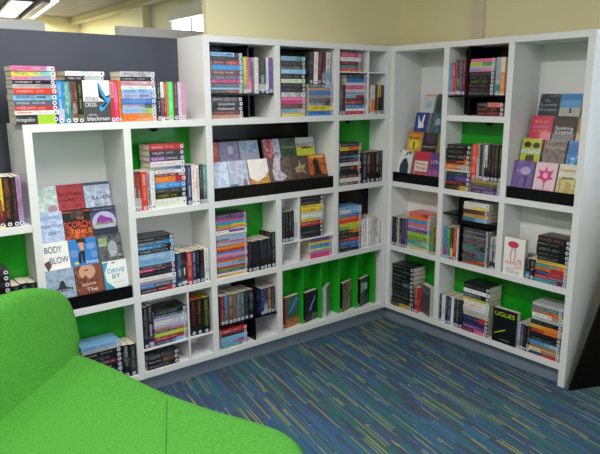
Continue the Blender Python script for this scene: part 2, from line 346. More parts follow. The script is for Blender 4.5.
# --- black board by the right end
def slab(name, pts, y0, y1, mat, parent=None, loc=(0, 0, 0)):
    bm = bmesh.new(); a = [bm.verts.new((x, y0, z)) for x, z in pts]; b = [bm.verts.new((x, y1, z)) for x, z in pts]
    bm.faces.new(a); bm.faces.new(b[::-1]); n = len(pts)
    for i in range(n): bm.faces.new((a[i], b[i], b[(i + 1) % n], a[(i + 1) % n]))
    bmesh.ops.recalc_face_normals(bm, faces=bm.faces)
    return finish(name, bm, mat, parent, loc, bevel=.002)
t = thing('display_board', 'black freestanding board leaning beside the right end of the shelves', 'display board', (-.005, -1.335, 0), math.radians(-21))
slab('panel', [(0, 0), (.40, 0), (.40, .95), (.315, .95)], 0, .018, DARKBOARD, t)
# ---------------------------------------------------------------- books
PAL = dict(white='e6e4e0', cream='dccfae', black='131316', grey='8a8a8e', charcoal='303036', silver='b4b6ba', red='b82c2e', scarlet='d63a26', maroon='6a2430', brown='6a4a38', tan='b0906a',
           orange='e0762a', yellow='e6cc3a', lime='a4c832', green='4c9c48', neon='46e060', teal='3c8a8c', aqua='7cc8b4', sky='84b8de', blue='3c6fb4', azure='2a88d0', navy='26305c', purple='6a4488',
           lilac='b096c4', lavender='b4b0d0', pink='d86a98', magenta='d2357a', rose='d68c98', coral='dc6a5c', olive='5c5a34', slate='54606e', gold='caa044')
PAGEC = dict(cream='dfd8c4', white='dcd8cc', tan='a89070', orange='e06a2c', lime='b4c030')
UVN = 'UVMap'
BOOKS = {}
class BB:
    """a mesh with colour and ink attributes and a flat map in metres"""
    def __init__(s): s.v = []; s.f = []; s.c = []; s.k = []; s.m = []; s.uv = []
    def quad(s, pts, col, ink=None, mat=0, uv=None):
        i = len(s.v); s.v += pts; s.f.append(tuple(range(i, i + len(pts)))); s.c.append(srgb(col)); s.k.append(srgb(ink if ink is not None else col)); s.m.append(mat)
        s.uv.append(uv or [(0, 0)] * len(pts))
    def box(s, x0, x1, y0, y1, z0, z1, cols, inks=None, mat=0):
        P = [(x0, y0, z0), (x1, y0, z0), (x1, y1, z0), (x0, y1, z0), (x0, y0, z1), (x1, y0, z1), (x1, y1, z1), (x0, y1, z1)]
        o = random.random() * 9
        for q, ii in enumerate(((0, 3, 2, 1), (4, 5, 6, 7), (0, 1, 5, 4), (1, 2, 6, 5), (2, 3, 7, 6), (3, 0, 4, 7))):
            pts = [P[i] for i in ii]; ax = (0, 0, 1, 2, 1, 2)[q]
            uv = [((p[2] if q > 1 else p[0]) + o, (p[1] if ax != 1 else p[0]) + o) for p in pts]
            s.quad(pts, cols, inks, mat, uv)
    def build(s, name, mats, parent):
        me = bpy.data.meshes.new(name); me.from_pydata(s.v, [], s.f)
        for mt in mats: me.materials.append(mt)
        ca = me.color_attributes.new('Col', 'FLOAT_COLOR', 'CORNER'); cb = me.color_attributes.new('Ink', 'FLOAT_COLOR', 'CORNER'); uv = me.uv_layers.new(name=UVN)
        li = 0
        for f, c_, k_, m_, u_, p in zip(s.f, s.c, s.k, s.m, s.uv, me.polygons):
            p.material_index = m_
            for j in range(len(f)):
                ca.data[li].color = c_; cb.data[li].color = k_; uv.data[li].uv = u_[j]; li += 1
        o = bpy.data.objects.new(name, me); C.objects.link(o); o.parent = parent; BOOKS.setdefault(parent.name, []).append((s, mats[0] is PAGES)); return o
MATS3 = [M_PLAIN, M_LET, M_PIC]
def lum(c): return .3 * c[0] + .6 * c[1] + .1 * c[2]
def hexrgb(h): return tuple(int(h[i:i + 2], 16) / 255 for i in (0, 2, 4))
def jit(h, a=.05):
    c_ = hexrgb(h); k = 1 + random.uniform(-a, a); return tuple(min(1, max(0, x * k + random.uniform(-a, a) * .4)) for x in c_)
def disc(b, cx, cz, y, r, col, n=12):
    b.quad([(cx + r * math.cos(2 * PI * i / n), y, cz + r * math.sin(2 * PI * i / n)) for i in range(n)], col)
def parse(spec):
    """'black+red~white*1.4@lime' -> colours, ink, weight, page colour"""
    pg = 'cream'; w = 1.0; ink = None
    spec = spec.replace('!', '')
    if '@' in spec: spec, pg = spec.split('@')
    if '*' in spec: spec, x = spec.split('*'); w = float(x)
    if '~' in spec: spec, ink = spec.split('~')
    return spec.split('+'), ink, w, pg
def make_book(T, H, D, spec, label, group=None, sticker=True, front=None, name='paperback', spine=True):
    """upright book: spine faces -y, front cover +x, base at z=0, origin under the spine's middle"""
    cols, ink, w, pg = parse(spec)
    base = PAL[cols[0]]; sec = PAL[cols[1]] if len(cols) > 1 else None
    cb = jit(base)
    if ink is None: inkc = jit('eeeae2' if lum(cb) < .5 else random.choice(['30303a', '4a3a6a', '7a2430', '2c4a6a']))
    else: inkc = hexrgb(PAL[ink])
    root = thing(name, label, 'book', (0, 0, 0), 0, group)
    b = BB(); bt = .0009
    mix = tuple(.65 * a + .35 * c_ for a, c_ in zip(cb, hexrgb(sec) if sec else inkc))
    fc = front or ((cb, mix))
    b.box(-T / 2, T / 2, 0, bt, 0, H, cb)
    b.box(T / 2 - bt, T / 2, bt, D, 0, H, fc[0], fc[1], 2); b.box(-T / 2, -T / 2 + bt, bt, D, 0, H, cb, mix, 2)
    y = -.0003; x0, x1 = -T * .48, T * .48
    if spine:
        def q(z0, z1, v0, v1, col, k=None, mat=0, yy=y):
            o1, o2 = random.random() * 5, random.random() * 5
            b.quad([(v0 * T, yy, z0), (v1 * T, yy, z0), (v1 * T, yy, z1), (v0 * T, yy, z1)], col, k, mat, [(z0 + o1, v0 * T + o2), (z0 + o1, v1 * T + o2), (z1 + o1, v1 * T + o2), (z1 + o1, v0 * T + o2)])
        if sec: # second colour on the lower part of the spine or a band
            a = random.choice([.35, .5, .6]); q(.012 if sticker else 0, H * a, -.5, .5, jit(sec))
        else:
            a = 0
        top = H * random.uniform(.93, .97); mid = H * random.uniform(.5, .62); low = .034
        if random.random() < .55 and '!' not in spec: q(H * random.uniform(.05, .4), H * random.uniform(.6, .98), -.5, .5, cb, mix, 2, y - .0001)
        if '!' in spec: top = mid = low = 0
        v = random.uniform(.17, .25); lk = tuple(.66 * a_ + .34 * b_ for a_, b_ in zip(inkc, cb)); inkc = lk
        if '!' not in spec: q(mid + .008, top, -v, v, cb if random.random() > .2 else mix, inkc, 1, y - .0002)
        if '!' not in spec: q(low + random.uniform(0, .03), mid - .004, -v * .8, v * .8, jit(sec) if sec else cb, inkc, 1, y - .0002)
    b.build('cover', MATS3, root)
    p = BB(); p.box(-T / 2 + bt + .0001, T / 2 - bt - .0001, bt + .0001, D - .0015, .0012, H - .0012, hexrgb(PAGEC[pg])); p.build('page_block', [PAGES], root)
    if sticker and T > .008:
        s_ = BB(); r = min(.0088, T * .46); disc(s_, 0, .0125, y - .0004, r, 'eef0f4'); disc(s_, 0, .0125, y - .0006, r * .56, '3a3f9a'); s_.build('spine_label', [M_PLAIN], root)
    return root
ORD = ['topmost', 'second', 'third', 'fourth', 'fifth', 'sixth', 'seventh', 'eighth', 'ninth', 'tenth', 'eleventh', 'twelfth', 'thirteenth', 'fourteenth', 'fifteenth', 'sixteenth', 'seventeenth']
def words(spec): return ' and '.join(dict(azure='bright blue', sky='pale blue', aqua='mint', neon='neon green', scarlet='bright red', magenta='hot pink').get(w_, w_) for w_ in parse(spec)[0])
def ordl(i, n, a, z):
    if i == 0: return a
    if i == n - 1: return z
    if i < n / 2: return ORD[i] + (' from top' if a == 'topmost' else ' from left')
    return ORD[n - 1 - i] + (' from bottom' if a == 'topmost' else ' from right')
def place(root, run, x, y, z, M3):
    loc = Vector((x, y, z)) if run == 'L' else Vector((y, -x, z))
    root.location = loc; root.rotation_euler = (Matrix.Rotation(RUN[run], 3, 'Z') @ M3).to_euler()
def runpt(run, px, py, depth):
    p = on_plane(px, py, 1 if run == 'L' else 0, depth)
    return (p.x, p.z) if run == 'L' else (-p.y, p.z)
def cells(run, z):
    if run == 'R':
        c_ = [d[1], d[2], d[3]]
        if z < ZC - .05: return [d[1], (d[2][0], d[3][1])]
        if z > ZA - .01: c_ = [d[1], (d[2][0], .577), (.588, d[2][1]), d[3]]
        elif ZC - .01 < z < ZB - .03: c_ = [d[1], (d[2][0], .583), (.596, d[2][1]), d[3]]
        return c_
    if z > ZA - .01: return [(-9, U[3]), (c[3][0], -1.030), (-1.020, c[3][1]), c[4], (c[5][0], -.194), (-.185, c[5][1])]
    c_ = [(-2.655, U[1]), c[1], c[2]]
    if z > ZB - .01: return c_ + [(c[3][0], c[4][1]), c[5]]
    if z > ZC - .01: return c_ + [c[3], (c[4][0], -.738), (-.729, c[4][1]), c[5]]
    return [c_[0], c[1], (c[2][0], -1.482), (-1.473, c[2][1]), (c[3][0], -1.062), (-1.052, c[3][1]), (c[4][0], c[5][1])]
def fit(run, x0, x1, z):
    m_ = (x0 + x1) / 2; best = min(cells(run, z), key=lambda q: 0 if q[0] <= m_ <= q[1] else min(abs(m_ - q[0]), abs(m_ - q[1])))
    return max(x0, best[0] + .0015), min(x1, best[1] - .0015), best
LYING = Matrix.Rotation(-PI / 2, 3, 'Y'); UPR = Matrix.Identity(3)
def stack(run, xl, xr, ymid, ytop, base, items, where, depth=.128, sb=.012, wiggle=.003, dtop=None):
    """books lying flat: spine ends at pixels xl, xr (height ymid); ytop = top of the pile at its middle; base in metres"""
    x0 = runpt(run, xl, ymid, sb)[0]; x1 = runpt(run, xr, ymid, sb)[0]
    zt = runpt(run, (xl + xr) / 2, ytop, sb)[1]; H = zt - base; x0, x1, cell = fit(run, x0, x1, base); L = x1 - x0
    depth = min(depth, .121)
    items = items.split(); tw = sum(parse(i)[2] for i in items); z = base; n = len(items)
    for i in range(n - 1, -1, -1):
        T = H * parse(items[i])[2] / tw; l = min(L, .21) + random.uniform(-.006, 0)
        lab = '%s paperback, %s in %s' % (words(items[i]), ordl(i, n, 'topmost', 'bottom'), where)
        r = make_book(T - .0006, l, depth, items[i], lab, 'books in ' + where)
        dx = random.uniform(-wiggle, 0); a = random.uniform(-.012, .012)
        place(r, run, x1 + dx, sb + random.uniform(-.004, .004), z + T / 2, Matrix.Rotation(a, 3, 'Z') @ LYING); z += T
    return z, x0, x1
def row(run, xl, xr, ytop, ymid, base, items, where, depth=.126, sb=.012, lean=0, hs=None, jitter=.004):
    """upright books between pixels xl and xr; ytop = pixel of their tops at the row's middle"""
    x0 = runpt(run, xl, ymid, sb)[0]; x1 = runpt(run, xr, ymid, sb)[0]; zt = runpt(run, (xl + xr) / 2, ytop, sb)[1]; H = zt - base
    x0, x1, cell = fit(run, x0, x1, base); depth = min(depth, .121)
    items = items.split(); tw = sum(parse(i)[2] for i in items); x = x0; n = len(items); out = []
    for i, it in enumerate(items):
        T = (x1 - x0) * parse(it)[2] / tw; h = H * (hs[i] if hs else 1) + random.uniform(-jitter, 0)
        o_ = ordl(i, n, 'leftmost', 'rightmost') if n > 1 else 'alone'
        lab = '%s paperback, %s in %s' % (words(it), o_, where)
        r = make_book(T - .0006, h, depth, it, lab, ('books in ' + where) if n > 1 else None)
        place(r, run, x + T / 2, sb + random.uniform(-.004, .004), base, Matrix.Rotation(lean, 3, 'Y') @ UPR); x += T; out.append(r)
    return zt
def text_part(root, s_, size, x, z, y, col, w=None, name='title_lettering', bold=0, R=None):
    cu = bpy.data.curves.new(name, 'FONT'); cu.body = s_; cu.size = size; cu.align_x = 'CENTER'; cu.align_y = 'CENTER'; cu.extrude = .0001; cu.offset = bold
    to = bpy.data.objects.new(name, cu); C.objects.link(to)
    bpy.context.view_layer.update(); me = bpy.data.meshes.new_from_object(to); bpy.data.objects.remove(to)
    if w and me.vertices:
        xs = [v.co.x for v in me.vertices]; k = w / (max(xs) - min(xs))
        for v in me.vertices: v.co.x *= k
    me.materials.clear(); me.materials.append(M_PLAIN)
    ca = me.color_attributes.new('Col', 'FLOAT_COLOR', 'CORNER'); cc = srgb(col)
    for d_ in ca.data: d_.color = cc
    o = bpy.data.objects.new(name, me); C.objects.link(o); o.parent = root
    # lettering lies on the front cover (+x face): local text x -> book +y, text y -> book +z
    o.matrix_local = Matrix.Translation((x, y, z)) @ (R or Matrix(((0, 0, 1), (1, 0, 0), (0, 1, 0))).to_4x4())
    return o
def cover_book(run, xc, zb, d0, W, H, T, tilt, yaw, bg, art, texts, label, spinecol='grey', page='cream', sticker=False, group=None):
    """book standing with its front cover towards the room; xc, zb = centre of its foot in the run's frame; art in 0..1 of the cover"""
    root = make_book(T, H, W, spinecol + '@' + page, label, group, sticker, front=(hexrgb(bg), hexrgb(bg)), spine=False)
    b = BB(); X = T / 2
    for k, a in enumerate(art):
        x = X + .00015 * (k + 1)
        if a[0] == 'r': pts = [(a[1], a[2]), (a[3], a[2]), (a[3], a[4]), (a[1], a[4])]; col = a[5]; nn = a[6] if len(a) > 6 else None
        elif a[0] == 'p': pts = a[1]; col = a[2]; nn = a[3] if len(a) > 3 else None
        else: pts = [(a[1] + a[3] * math.cos(t_ * PI / 10), a[2] + a[4] * math.sin(t_ * PI / 10)) for t_ in range(20)]; col = a[5]; nn = a[6] if len(a) > 6 else None
        pts = [(min(1, max(0, p[0])), min(1, max(0, p[1]))) for p in pts]
        b.quad([(x, p[0] * W, p[1] * H) for p in pts], col, nn, 2 if nn else 0, [(p[0] * W * 1.5 + k, p[1] * H * 1.5) for p in pts])
    if art: b.build('cover_picture', MATS3, root)
    for s_, sx, sz, size, col, *w in texts: text_part(root, s_, size, X + .0016, sz * H, sx * W, col, w[0] * W if w else None)
    # +x (front cover) -> -y of the run, spine at the left
    M3 = Matrix.Rotation(yaw, 3, 'Z') @ Matrix.Rotation(-tilt, 3, 'X') @ Matrix.Rotation(-PI / 2, 3, 'Z')
    off = M3 @ Vector((T / 2, W / 2, 0))
    place(root, run, xc - off.x, d0 - off.y, zb + .0008 - min(0, off.z - (T * math.sin(tilt) if tilt > 0 else 0)) * 0 + (T * math.sin(tilt)), M3)
    return root
def display(run, rowdata, d0, zb, tilt=math.radians(12), lo=0, H=.193):
    def rm(z): return lo + (1 - lo) * z if z > 0 else 0
    for (xl, xr, yy, bg, art, texts, label, *o) in rowdata:
        dm = d0 + .02
        x0 = runpt(run, xl, yy, dm)[0]; x1 = runpt(run, xr, yy, dm)[0]
        if x1 - x0 > .142: m_ = (x0 + x1) / 2; x0, x1 = m_ - .071, m_ + .071
        if o and 'Rt' in o: x0 = x1 - .10
        x0, x1, cell = fit(run, x0, x1, zb); W = x1 - x0 - .002
        xc = (x0 + x1) / 2
        art = [(a[0], a[1], rm(a[2]), a[3], rm(a[4]), *a[5:]) if a[0] == 'r' else (a[0], [(p_[0], rm(p_[1])) for p_ in a[1]], *a[2:]) if a[0] == 'p' else (a[0], a[1], rm(a[2]), a[3], a[4] * (1 - lo), *a[5:]) for a in art]
        texts = [(t_[0], t_[1], rm(t_[2]), t_[3] * (1 - lo * .6), *t_[4:]) for t_ in texts]
        cover_book(run, xc, zb, d0, W, H, .017, tilt, 0, bg, art, texts, label, spinecol='grey')

SPM = Matrix(((0, 1, 0), (0, 0, -1), (-1, 0, 0))).to_4x4()
def spine_text(lab, s_, size, col, w, zf=.55):
    for o in C.objects:
        if o.get('label', '').startswith(lab):
            b = BOOKS[o.name][0][0]; H = max(v[2] for v in b.v)
            text_part(o, s_, size, 0, H * zf, -.0012, col, w, R=SPM); o['label'] = o['label'].replace('paperback,', 'paperback titled %s,' % s_); return
    raise ValueError(lab)
# ======== top of the low bookcase
TOPW = 'the pile at the left end of the low bookcase top'
stack('L', 12.8, 57.5, 95, 66, ZA, 'pink+lavender*1.0 yellow+aqua*1.0 rose+lilac*.8 black*.85 silver+grey~red*.85 scarlet*1.15 sky+slate*1.25 slate*1.1 red*.95 white~red*.9 charcoal+lime*2.0!', "left-end pile atop low bookcase", depth=.11)
spine_text('charcoal and lime paperback, bottom in left-end', 'Armageddon', .022, 'd8e0d8', .075, .78)
ztop = row('L', 57.2, 83, 81, 100, ZA, 'azure+lavender teal*1.1 brown+silver~black*1.0 black+olive~lime*.9', "row left of DOUBLE CROSS")
xa = runpt('L', 83.3, 100, .012)[0]; xb = runpt('L', 110, 100, .012)[0]
cover_book('L', (xa + xb) / 2, ZA, .012, xb - xa, runpt('L', 96, 80.5, .012)[1] - ZA, .03, 0, 0, '47474b',
    [('r', 0, .5, 1, 1, 'e4e4e8'), ('p', [(.58, .60), (.80, .50), (1.0, .58), (1.0, .66), (.84, .62), (.70, .80), (.6, .95), (.56, .95)], '16181c'), ('p', [(.56, .95), (.6, .95), (.74, .70), (.86, .58), (1, .62), (1, .57), (.86, .5), (.68, .66)], '35a0e0'), ('p', [(.56, .36), (.62, .26), (.74, .30), (.92, .45), (1, .5), (1, .56), (.84, .52)], '35a0e0'), ('p', [(.64, .37), (.74, .36), (.9, .47), (.82, .5)], '16181c')],
    [('DOUBLE', .30, .56, .024, '202024', .48), ('CROSS', .26, .42, .026, 'f0f0f2', .42), ('malorie', .30, .19, .014, 'd8d8dc', .3), ('blackman', .52, .09, .026, 'f4f4f4', .84)],
    'thriller faced out on low bookcase top, DOUBLE CROSS with blue X on white and grey')
stack('L', 64.5, 104.5, 75.5, 71.3, ztop + .003, 'white~blue charcoal+silver', "flat pair above DOUBLE CROSS")
row('L', 110.3, 118, 81, 100, ZA, 'rose+red~red magenta', "slim pair right of DOUBLE CROSS")
row('L', 118.2, 121, 79.5, 100, ZA, 'orange', "gap left of top blue pile")
stack('L', 121.2, 156, 96, 71.5, ZA, 'silver~charcoal*1.2 black~white*.9 rose+white*.85 white~grey*1.0 sky*.9 lavender+blue*1.2 blue~sky*1.2 lavender+slate*1.0 sky+lime~blue*1.1 orange+aqua~coral*.95 orange+cream~red*.9', "pale blue pile atop low bookcase")
row('L', 156.8, 186, 81.5, 100, ZA, 'black*1.0 white+maroon~red*.8 brown+maroon*.6 orange*.6 neon~white*1.35 maroon~silver*1.1 lavender~white*.9 rose~lilac*1.3', "right-end row atop low bookcase")
# ======== c2 row 2
row('L', 132.7, 155, 171, 190, ZB, 'maroon+silver~orange maroon+silver~orange scarlet~white*1.6 silver+navy white*1.1', "left row, low bookcase green cube")
z, a0, a1 = stack('L', 155.6, 186.5, 190, 169.6, ZB, 'white~brown*.75 maroon+silver*.6 orange+red~yellow*1.3 azure~white*1.35 charcoal~silver*1.0 black~yellow*1.25 white~silver*2.0', "lower pile, low bookcase green cube")
stack('L', 149.6, 184.5, 158, 144, z, 'red~white*1.1 charcoal~white*1.1 purple+charcoal*1.0 white~magenta*1.0 silver+blue*.7', "upper pile, low bookcase green cube")
row('L', 187.3, 207.5, 164.5, 185, ZB, 'navy+silver*1.3 white~red white~red black~white teal+slate*1.1', "right row, low bookcase green cube")
# ======== c2 row 3
stack('L', 136.6, 175.3, 264, 236.5, ZC, 'black~silver*1.1 slate+azure~white*1.0 azure+black*.9 black~white*1.2 sky~white*1.6 sky~azure*1.4 charcoal~white*.8 magenta+charcoal*.7 black~grey*1.4 white~pink*1.0 silver~slate*.8 blue+slate*1.2 black+red*1.3', "pile, low bookcase plain cube")
row('L', 176.5, 208.5, 250.5, 265, ZC, 'navy+silver~sky*1.3 black+white~red*1.2 red~white*1.2 navy~white black~grey black+navy~red white~purple*1.1', "row, low bookcase plain cube")
# ======== c2 row 4
row('L', 143.3, 153.3, 306, 325, .2455, 'black~silver black+lilac~silver', "dark pair, low bookcase bottom")
stack('L', 154.2, 187.6, 325, 308.5, .2455, 'black~silver*1.2 slate+teal~white*.9 lavender+silver*.8 white~slate*.9 lavender~silver*.9 tan+lilac*.8 purple+orange*.8 lime~white*.9 red~white*1.2 navy+sky*1.1', "pile on low bookcase thin shelf")
stack('L', 147, 179.2, 362, 352.5, ZD, 'charcoal~silver*1.0 black+brown*1.0 black~silver*1.1', "short pile, low bookcase bottom")
row('L', 191.5, 209.8, 298, 322, .2455, 'black~red*1.0@orange black~orange*1.2@orange black~lime*1.3@lime', "trio with coloured page edges", sb=.014)
# ======== c3 row 1
W1 = 'the top left cube of the tall bookcase'
stack('L', 211.6, 243, 72, 52.5, 1.5165, 'sky+charcoal*1.0 black~grey*1.0 maroon+red*1.1 azure~sky*1.3 brown+maroon*1.3 slate~lilac*1.1 magenta~charcoal*.9 slate~aqua*1.1 sky~white*.6 black+orange~white*.9', "upper pile, top left cube")
row('L', 243.3, 251.6, 56.5, 75, 1.5165, 'lime+green~white orange+pink~red purple+pink~rose', "slim bright trio, top left cube")
row('L', 255, 272.5, 57, 75, 1.5165, 'white~grey*1 black+silver~tan*1.9 white+sky~azure*1 purple~lilac*1.1', "right row, top left cube")
stack('L', 211.6, 243, 106, 97, ZA, 'charcoal~white black! black! maroon~rose*.8 tan+rose~red*.8', "lower pile, top left cube")
spine_text('black paperback, second from top in lower pile, top left', 'Uncommon', .020, 'dcdce0', .10); spine_text('black paperback, third from top in lower pile, top left' if any(o.get('label', '').startswith('black paperback, third from top in lower pile, top left') for o in C.objects) else 'black paperback, third from bottom in lower pile, top left', 'Hallowed', .020, 'dcdce0', .10)
# ======== c4 row 1
stack('L', 281, 305.5, 88, 56.3, ZA, 'sky+teal~coral*1.1 charcoal~slate*1.2 black+gold*.8 sky~white*1.2 black~silver*1.2 white+lime~lime*1.0 black~grey*1.1 charcoal~slate*1.2 white~black*1.1 pink~white*.9 magenta~pink*.9 brown~tan*1.2 sky+silver~navy*1.0 yellow~white*.9', "left pile, second top cube")
z, a0, a1 = stack('L', 308.5, 333.3, 100, 84, ZA, 'slate+sky*1.0 tan~rose*.8 blue~sky*1.1 grey~silver*1.0 slate+brown*1.0 silver+slate*1.0 yellow~black*1.3 azure+blue~navy*1.3', "right pile, second top cube")
row('L', 309.2, 329.5, 51.5, 66, z, 'charcoal~grey*1.2 white~red*1 maroon~silver*1 charcoal+grey~red*1 white+sky~navy*1.2', "leaning row, second top cube", lean=.035)
# ======== c5 row 1
stack('L', 340.2, 361.3, 60, 53.3, 1.643, 'magenta~white*1.1 white~lilac*1.1 maroon~rose*1.1 teal~aqua*.8 scarlet~white*.8', "short pile, thin-divided top cube")
row('L', 340, 345.5, 84.5, 100, ZA, 'slate~lavender maroon~brown', "pair, thin-divided top cube")
stack('L', 345.8, 367.3, 95, 74.8, ZA, 'black~white*1.0 blue~azure*1.4 white~lilac*.9 magenta+rose~white*1.2 white~pink*.9 sky~silver*.9 silver+red~black*.9 navy~silver*.8 red+brown~white*1.2 azure~white*1.3 white~silver*.8 red~white*1.1', "tall pile, thin-divided top cube")
row('L', 370.6, 383.4, 85, 100, ZA, 'white+orange~grey*1.4 black~silver*1.1 yellow+black~black*1 charcoal~grey*1.1', "right row, thin-divided top cube", sb=.01)
# ======== c5 row 2
stack('L', 339.8, 361, 160, 142.8, ZB, 'charcoal~silver*1.0 yellow+orange~black*1.1 black~grey*1.2 navy+teal*1.0 black+purple~lilac*1.1 white~black*.9 black+orange~azure*1.3 black~slate*1.1 charcoal+maroon*1.0 white~orange*1.1 slate+brown*.9', "pile, green cube near corner")
row('L', 361.8, 383.2, 151.5, 170, ZB, 'charcoal+black~white*1.4 black~white*1 black~red*1.1 black~white*1.2 black~silver*1', "row, green cube near corner")
# ======== c5 row 3
stack('L', 339.4, 361.2, 227, 206.5, ZC, 'sky~azure*1.0 white+sky~navy*1.0 blue~white*1.0 orange+scarlet~white*.9 scarlet~orange*1.0 yellow~green*1.1 green+lime~white*1.0 black+orange~yellow*1.2 black~silver*1.2 maroon+red~white*1.1 blue~silver*1.2 navy+blue*1.0 black~grey*.9', "rainbow pile, black cube near corner")
row('L', 361.8, 381.8, 217.5, 230, ZC, ' '.join(['white+white~red', 'white~slate', 'white~lilac', 'white~grey', 'silver~green', 'white~navy', 'white+silver~red']), "white row, black cube near corner")
# ======== c4 row 3
row('L', 282.3, 297.4, 210.8, 225, .6695, 'black~silver black~grey black~silver black~grey white+lavender~grey', "slim five above empty small cube")
stack('L', 301, 323.3, 218, 195.8, .6695, 'black~grey*1.3 black~silver*1.2 yellow~black*.9 yellow+red~red*1.0 white~yellow*1.1 white~blue*.8 yellow+silver*.9 red~white*1.4 black~slate*1.2 charcoal~grey*1.1 black~grey*1.1', "pile above candy-striped pile")
stack('L', 310.5, 333.2, 245, 237.0, ZC, 'purple~lilac*1.2 yellow~gold*.9 azure~sky*1.2 cream+lime~green*.8 lilac~pink*.9 magenta~pink*1.4', "candy-striped pile under thin shelf", depth=.125)
# ======== c3 row 3
stack('L', 216.3, 247.3, 242, 213.5, ZC, 'charcoal+purple*1.2 purple~lilac*.9 pink~magenta*1.1 azure~blue*1 green+lime*1 orange~gold*.9 lilac+white*.9 white+purple*1 white~lilac*.9 lavender~purple*.9 sky~lavender*.9 slate+sky*.9 rose+pink*.9 sky~white*.9 tan+orange*.8 orange~gold*1.1 red~orange*1.2 azure~sky*.9 rose~pink*.9 pink+lilac*.9 purple+blue*.8 orange~scarlet*1 sky+teal*1 sky~white*.8 red~rose*1.1 green~lime*.9 purple~white*1 white~lilac*.9 gold+yellow*1', "tall rainbow pile, green cube")
row('L', 247.9, 271.3, 239.5, 255, ZC, 'black+navy~slate*1.1 black~navy black~navy black~blue*1.2 black~slate black~azure*1', "black row beside rainbow pile")
row('L', 271.6, 276.6, 231.5, 250, ZC, 'black~silver', "right end of that black row, taller")
# ======== c3 row 4
row('L', 220.3, 254.2, 292, 310, .2615, 'maroon+brown~rose*1 blue+slate~silver*.9 brown~silver*1 olive+brown~tan*1 slate~silver*1 slate~lavender*1 black+charcoal~green*1.1 black~silver*1.2 ', "row on lowest black insert", jitter=.006)
stack('L', 221.2, 247.5, 335, 327.5, ZD, 'red~white*1.4 charcoal~maroon*.9 sky~azure*1.2 sky+magenta~blue*1 teal+silver*1', "pile under lowest black insert")
row('L', 260.8, 274.8, 287, 300, .2615, 'navy~silver*.9 navy+sky~brown*1.1 brown+tan~cream*1.2 black~white*1', "row right of lowest black panel")
# ======== c0
row('L', -3.5, 22, 176.5, 200, ZB, 'yellow+maroon~red*1.2 black~orange*1.5 black+charcoal~red*1 lilac~maroon*.9', "row at photo's left edge")
stack('L', -22, 12.3, 300, 271, ZC, 'charcoal~silver*1 black~orange black+charcoal~red black~pink blue+orange~pink*1 sky+magenta~yellow*1 orange+purple~sky*1 purple+sky*1 black*1', "patterned pile at photo's left edge")
row('L', 12.8, 38.5, 283, 300, ZC, 'black~silver*1 black~sky*1.05 black+navy~silver*1', "thick trio behind chair back", depth=.118)
# ======== c1 row 4
stack('L', 82.5, 122.3, 362, 343.5, ZD, 'sky~azure*1 silver~slate*.8 black~white*1.2 black~silver*1.2 charcoal+maroon*1.2 black*1.2 silver+navy*1.2 black*1.2 maroon*1.1', "pile in cube behind chair")
row('L', 123.7, 138.0, 344, 360, ZD, 'black~white*1.1 black+charcoal~silver*1.2', "pair in cube behind chair")
# ======== right run, column 1
row('R', 391.8, 406.8, 217.5, 235, ZC, 'black~grey*1.1 black~white*1 silver~grey*.8 black+brown~rose*1 navy~silver*.9 purple+navy~sky*.9', "row left of bright corner pile")
stack('R', 407.6, 430.3, 230, 213.5, ZC, 'coral+red~rose*1.3 orange~gold*1.1 azure~sky*1.1 coral~rose*1.2 lilac~white*1 purple~lavender*1.2 lime~green*1.3 green+lime~gold*1 tan~green*.8 teal+aqua~green*1.1 aqua+red~red*1.1 cream~red*1.2', "bright pile, right bookcase corner")
row('R', 431, 436.2, 226.5, 240, ZC, 'green~lime*1.2 red+brown~cream*1', "pair right of bright corner pile")
stack('R', 391.6, 413, 288, 265.5, ZD, 'black~silver black+slate~green black~silver black~grey black+slate~silver black~teal black~green black~grey black~slate black+gold~yellow', "black pile in corner bottom cube", depth=.13)
row('R', 413.2, 417.6, 287, 300, ZD, 'black~silver*1 red~white*1.1', "pair beside black corner pile")
xa = runpt('R', 419, 300, .012)[0]
xb = runpt('R', 430.3, 300, .012)[0]
cover_book('R', xb - .060, ZD, .034, .126, .190, .04, 0, math.radians(-22), '3f4c50', [('r', .03, .03, .97, .97, '46555a', '2c3538'), ('r', .1, .72, .9, .9, '66767a', '36464a')], [], 'thick teal grey book faced out in the corner bottom cube of the right bookcase')
# column 2
row('R', 448, 465.2, 60, 75, 1.5005, 'azure*1.1 scarlet*1.1 slate+grey~silver*.8 maroon+silver~coral*1 slate~silver*1 maroon~silver*1.1', "row, right bookcase black top cube", hs=[.93, .93, 1, 1.0, 1.0, 1.0])
stack('R', 469.5, 494.8, 76, 58.6, 1.5005, 'pink~rose*1.1 lime+green~pink*1.1 silver~green*.8 lilac+rose~magenta*1 charcoal~red*1.3 black~grey*1.2 black~lime*1.3 black~gold*1.2 black~grey*1.2 charcoal~tan*1.2', "upper pile, black top cube")
row('R', 495.6, 504.8, 57, 75, 1.5005, 'silver+teal~sky*1.1 cream+orange~white*1', "pale pair, black top cube")
stack('R', 476.5, 503.8, 110, 102.6, ZA, 'black+coral~silver black~orange black+maroon~orange', "lower trio, black top cube")
z, a0, a1 = stack('R', 445.4, 470, 180, 170, ZB, 'white~silver*.5 charcoal+teal~slate*1.2 navy+purple~blue*1.3 maroon+navy~coral*1.2 black+gold~olive*1.3', "lower left pile, right green cube")
stack('R', 445.4, 470.3, 158, 144.6, z, 'black~silver*1.2 black~grey*1.3 black+brown~sky*1.3 black+orange~red*1.3 orange+silver~white*1.5', "upper left pile, right green cube")
z, a0, a1 = stack('R', 471, 501, 187, 180.7, ZB, 'tan+green~olive*1 olive~gold*1 purple+charcoal~lilac*1.2 charcoal+purple*1.2', "lower right pile, right green cube")
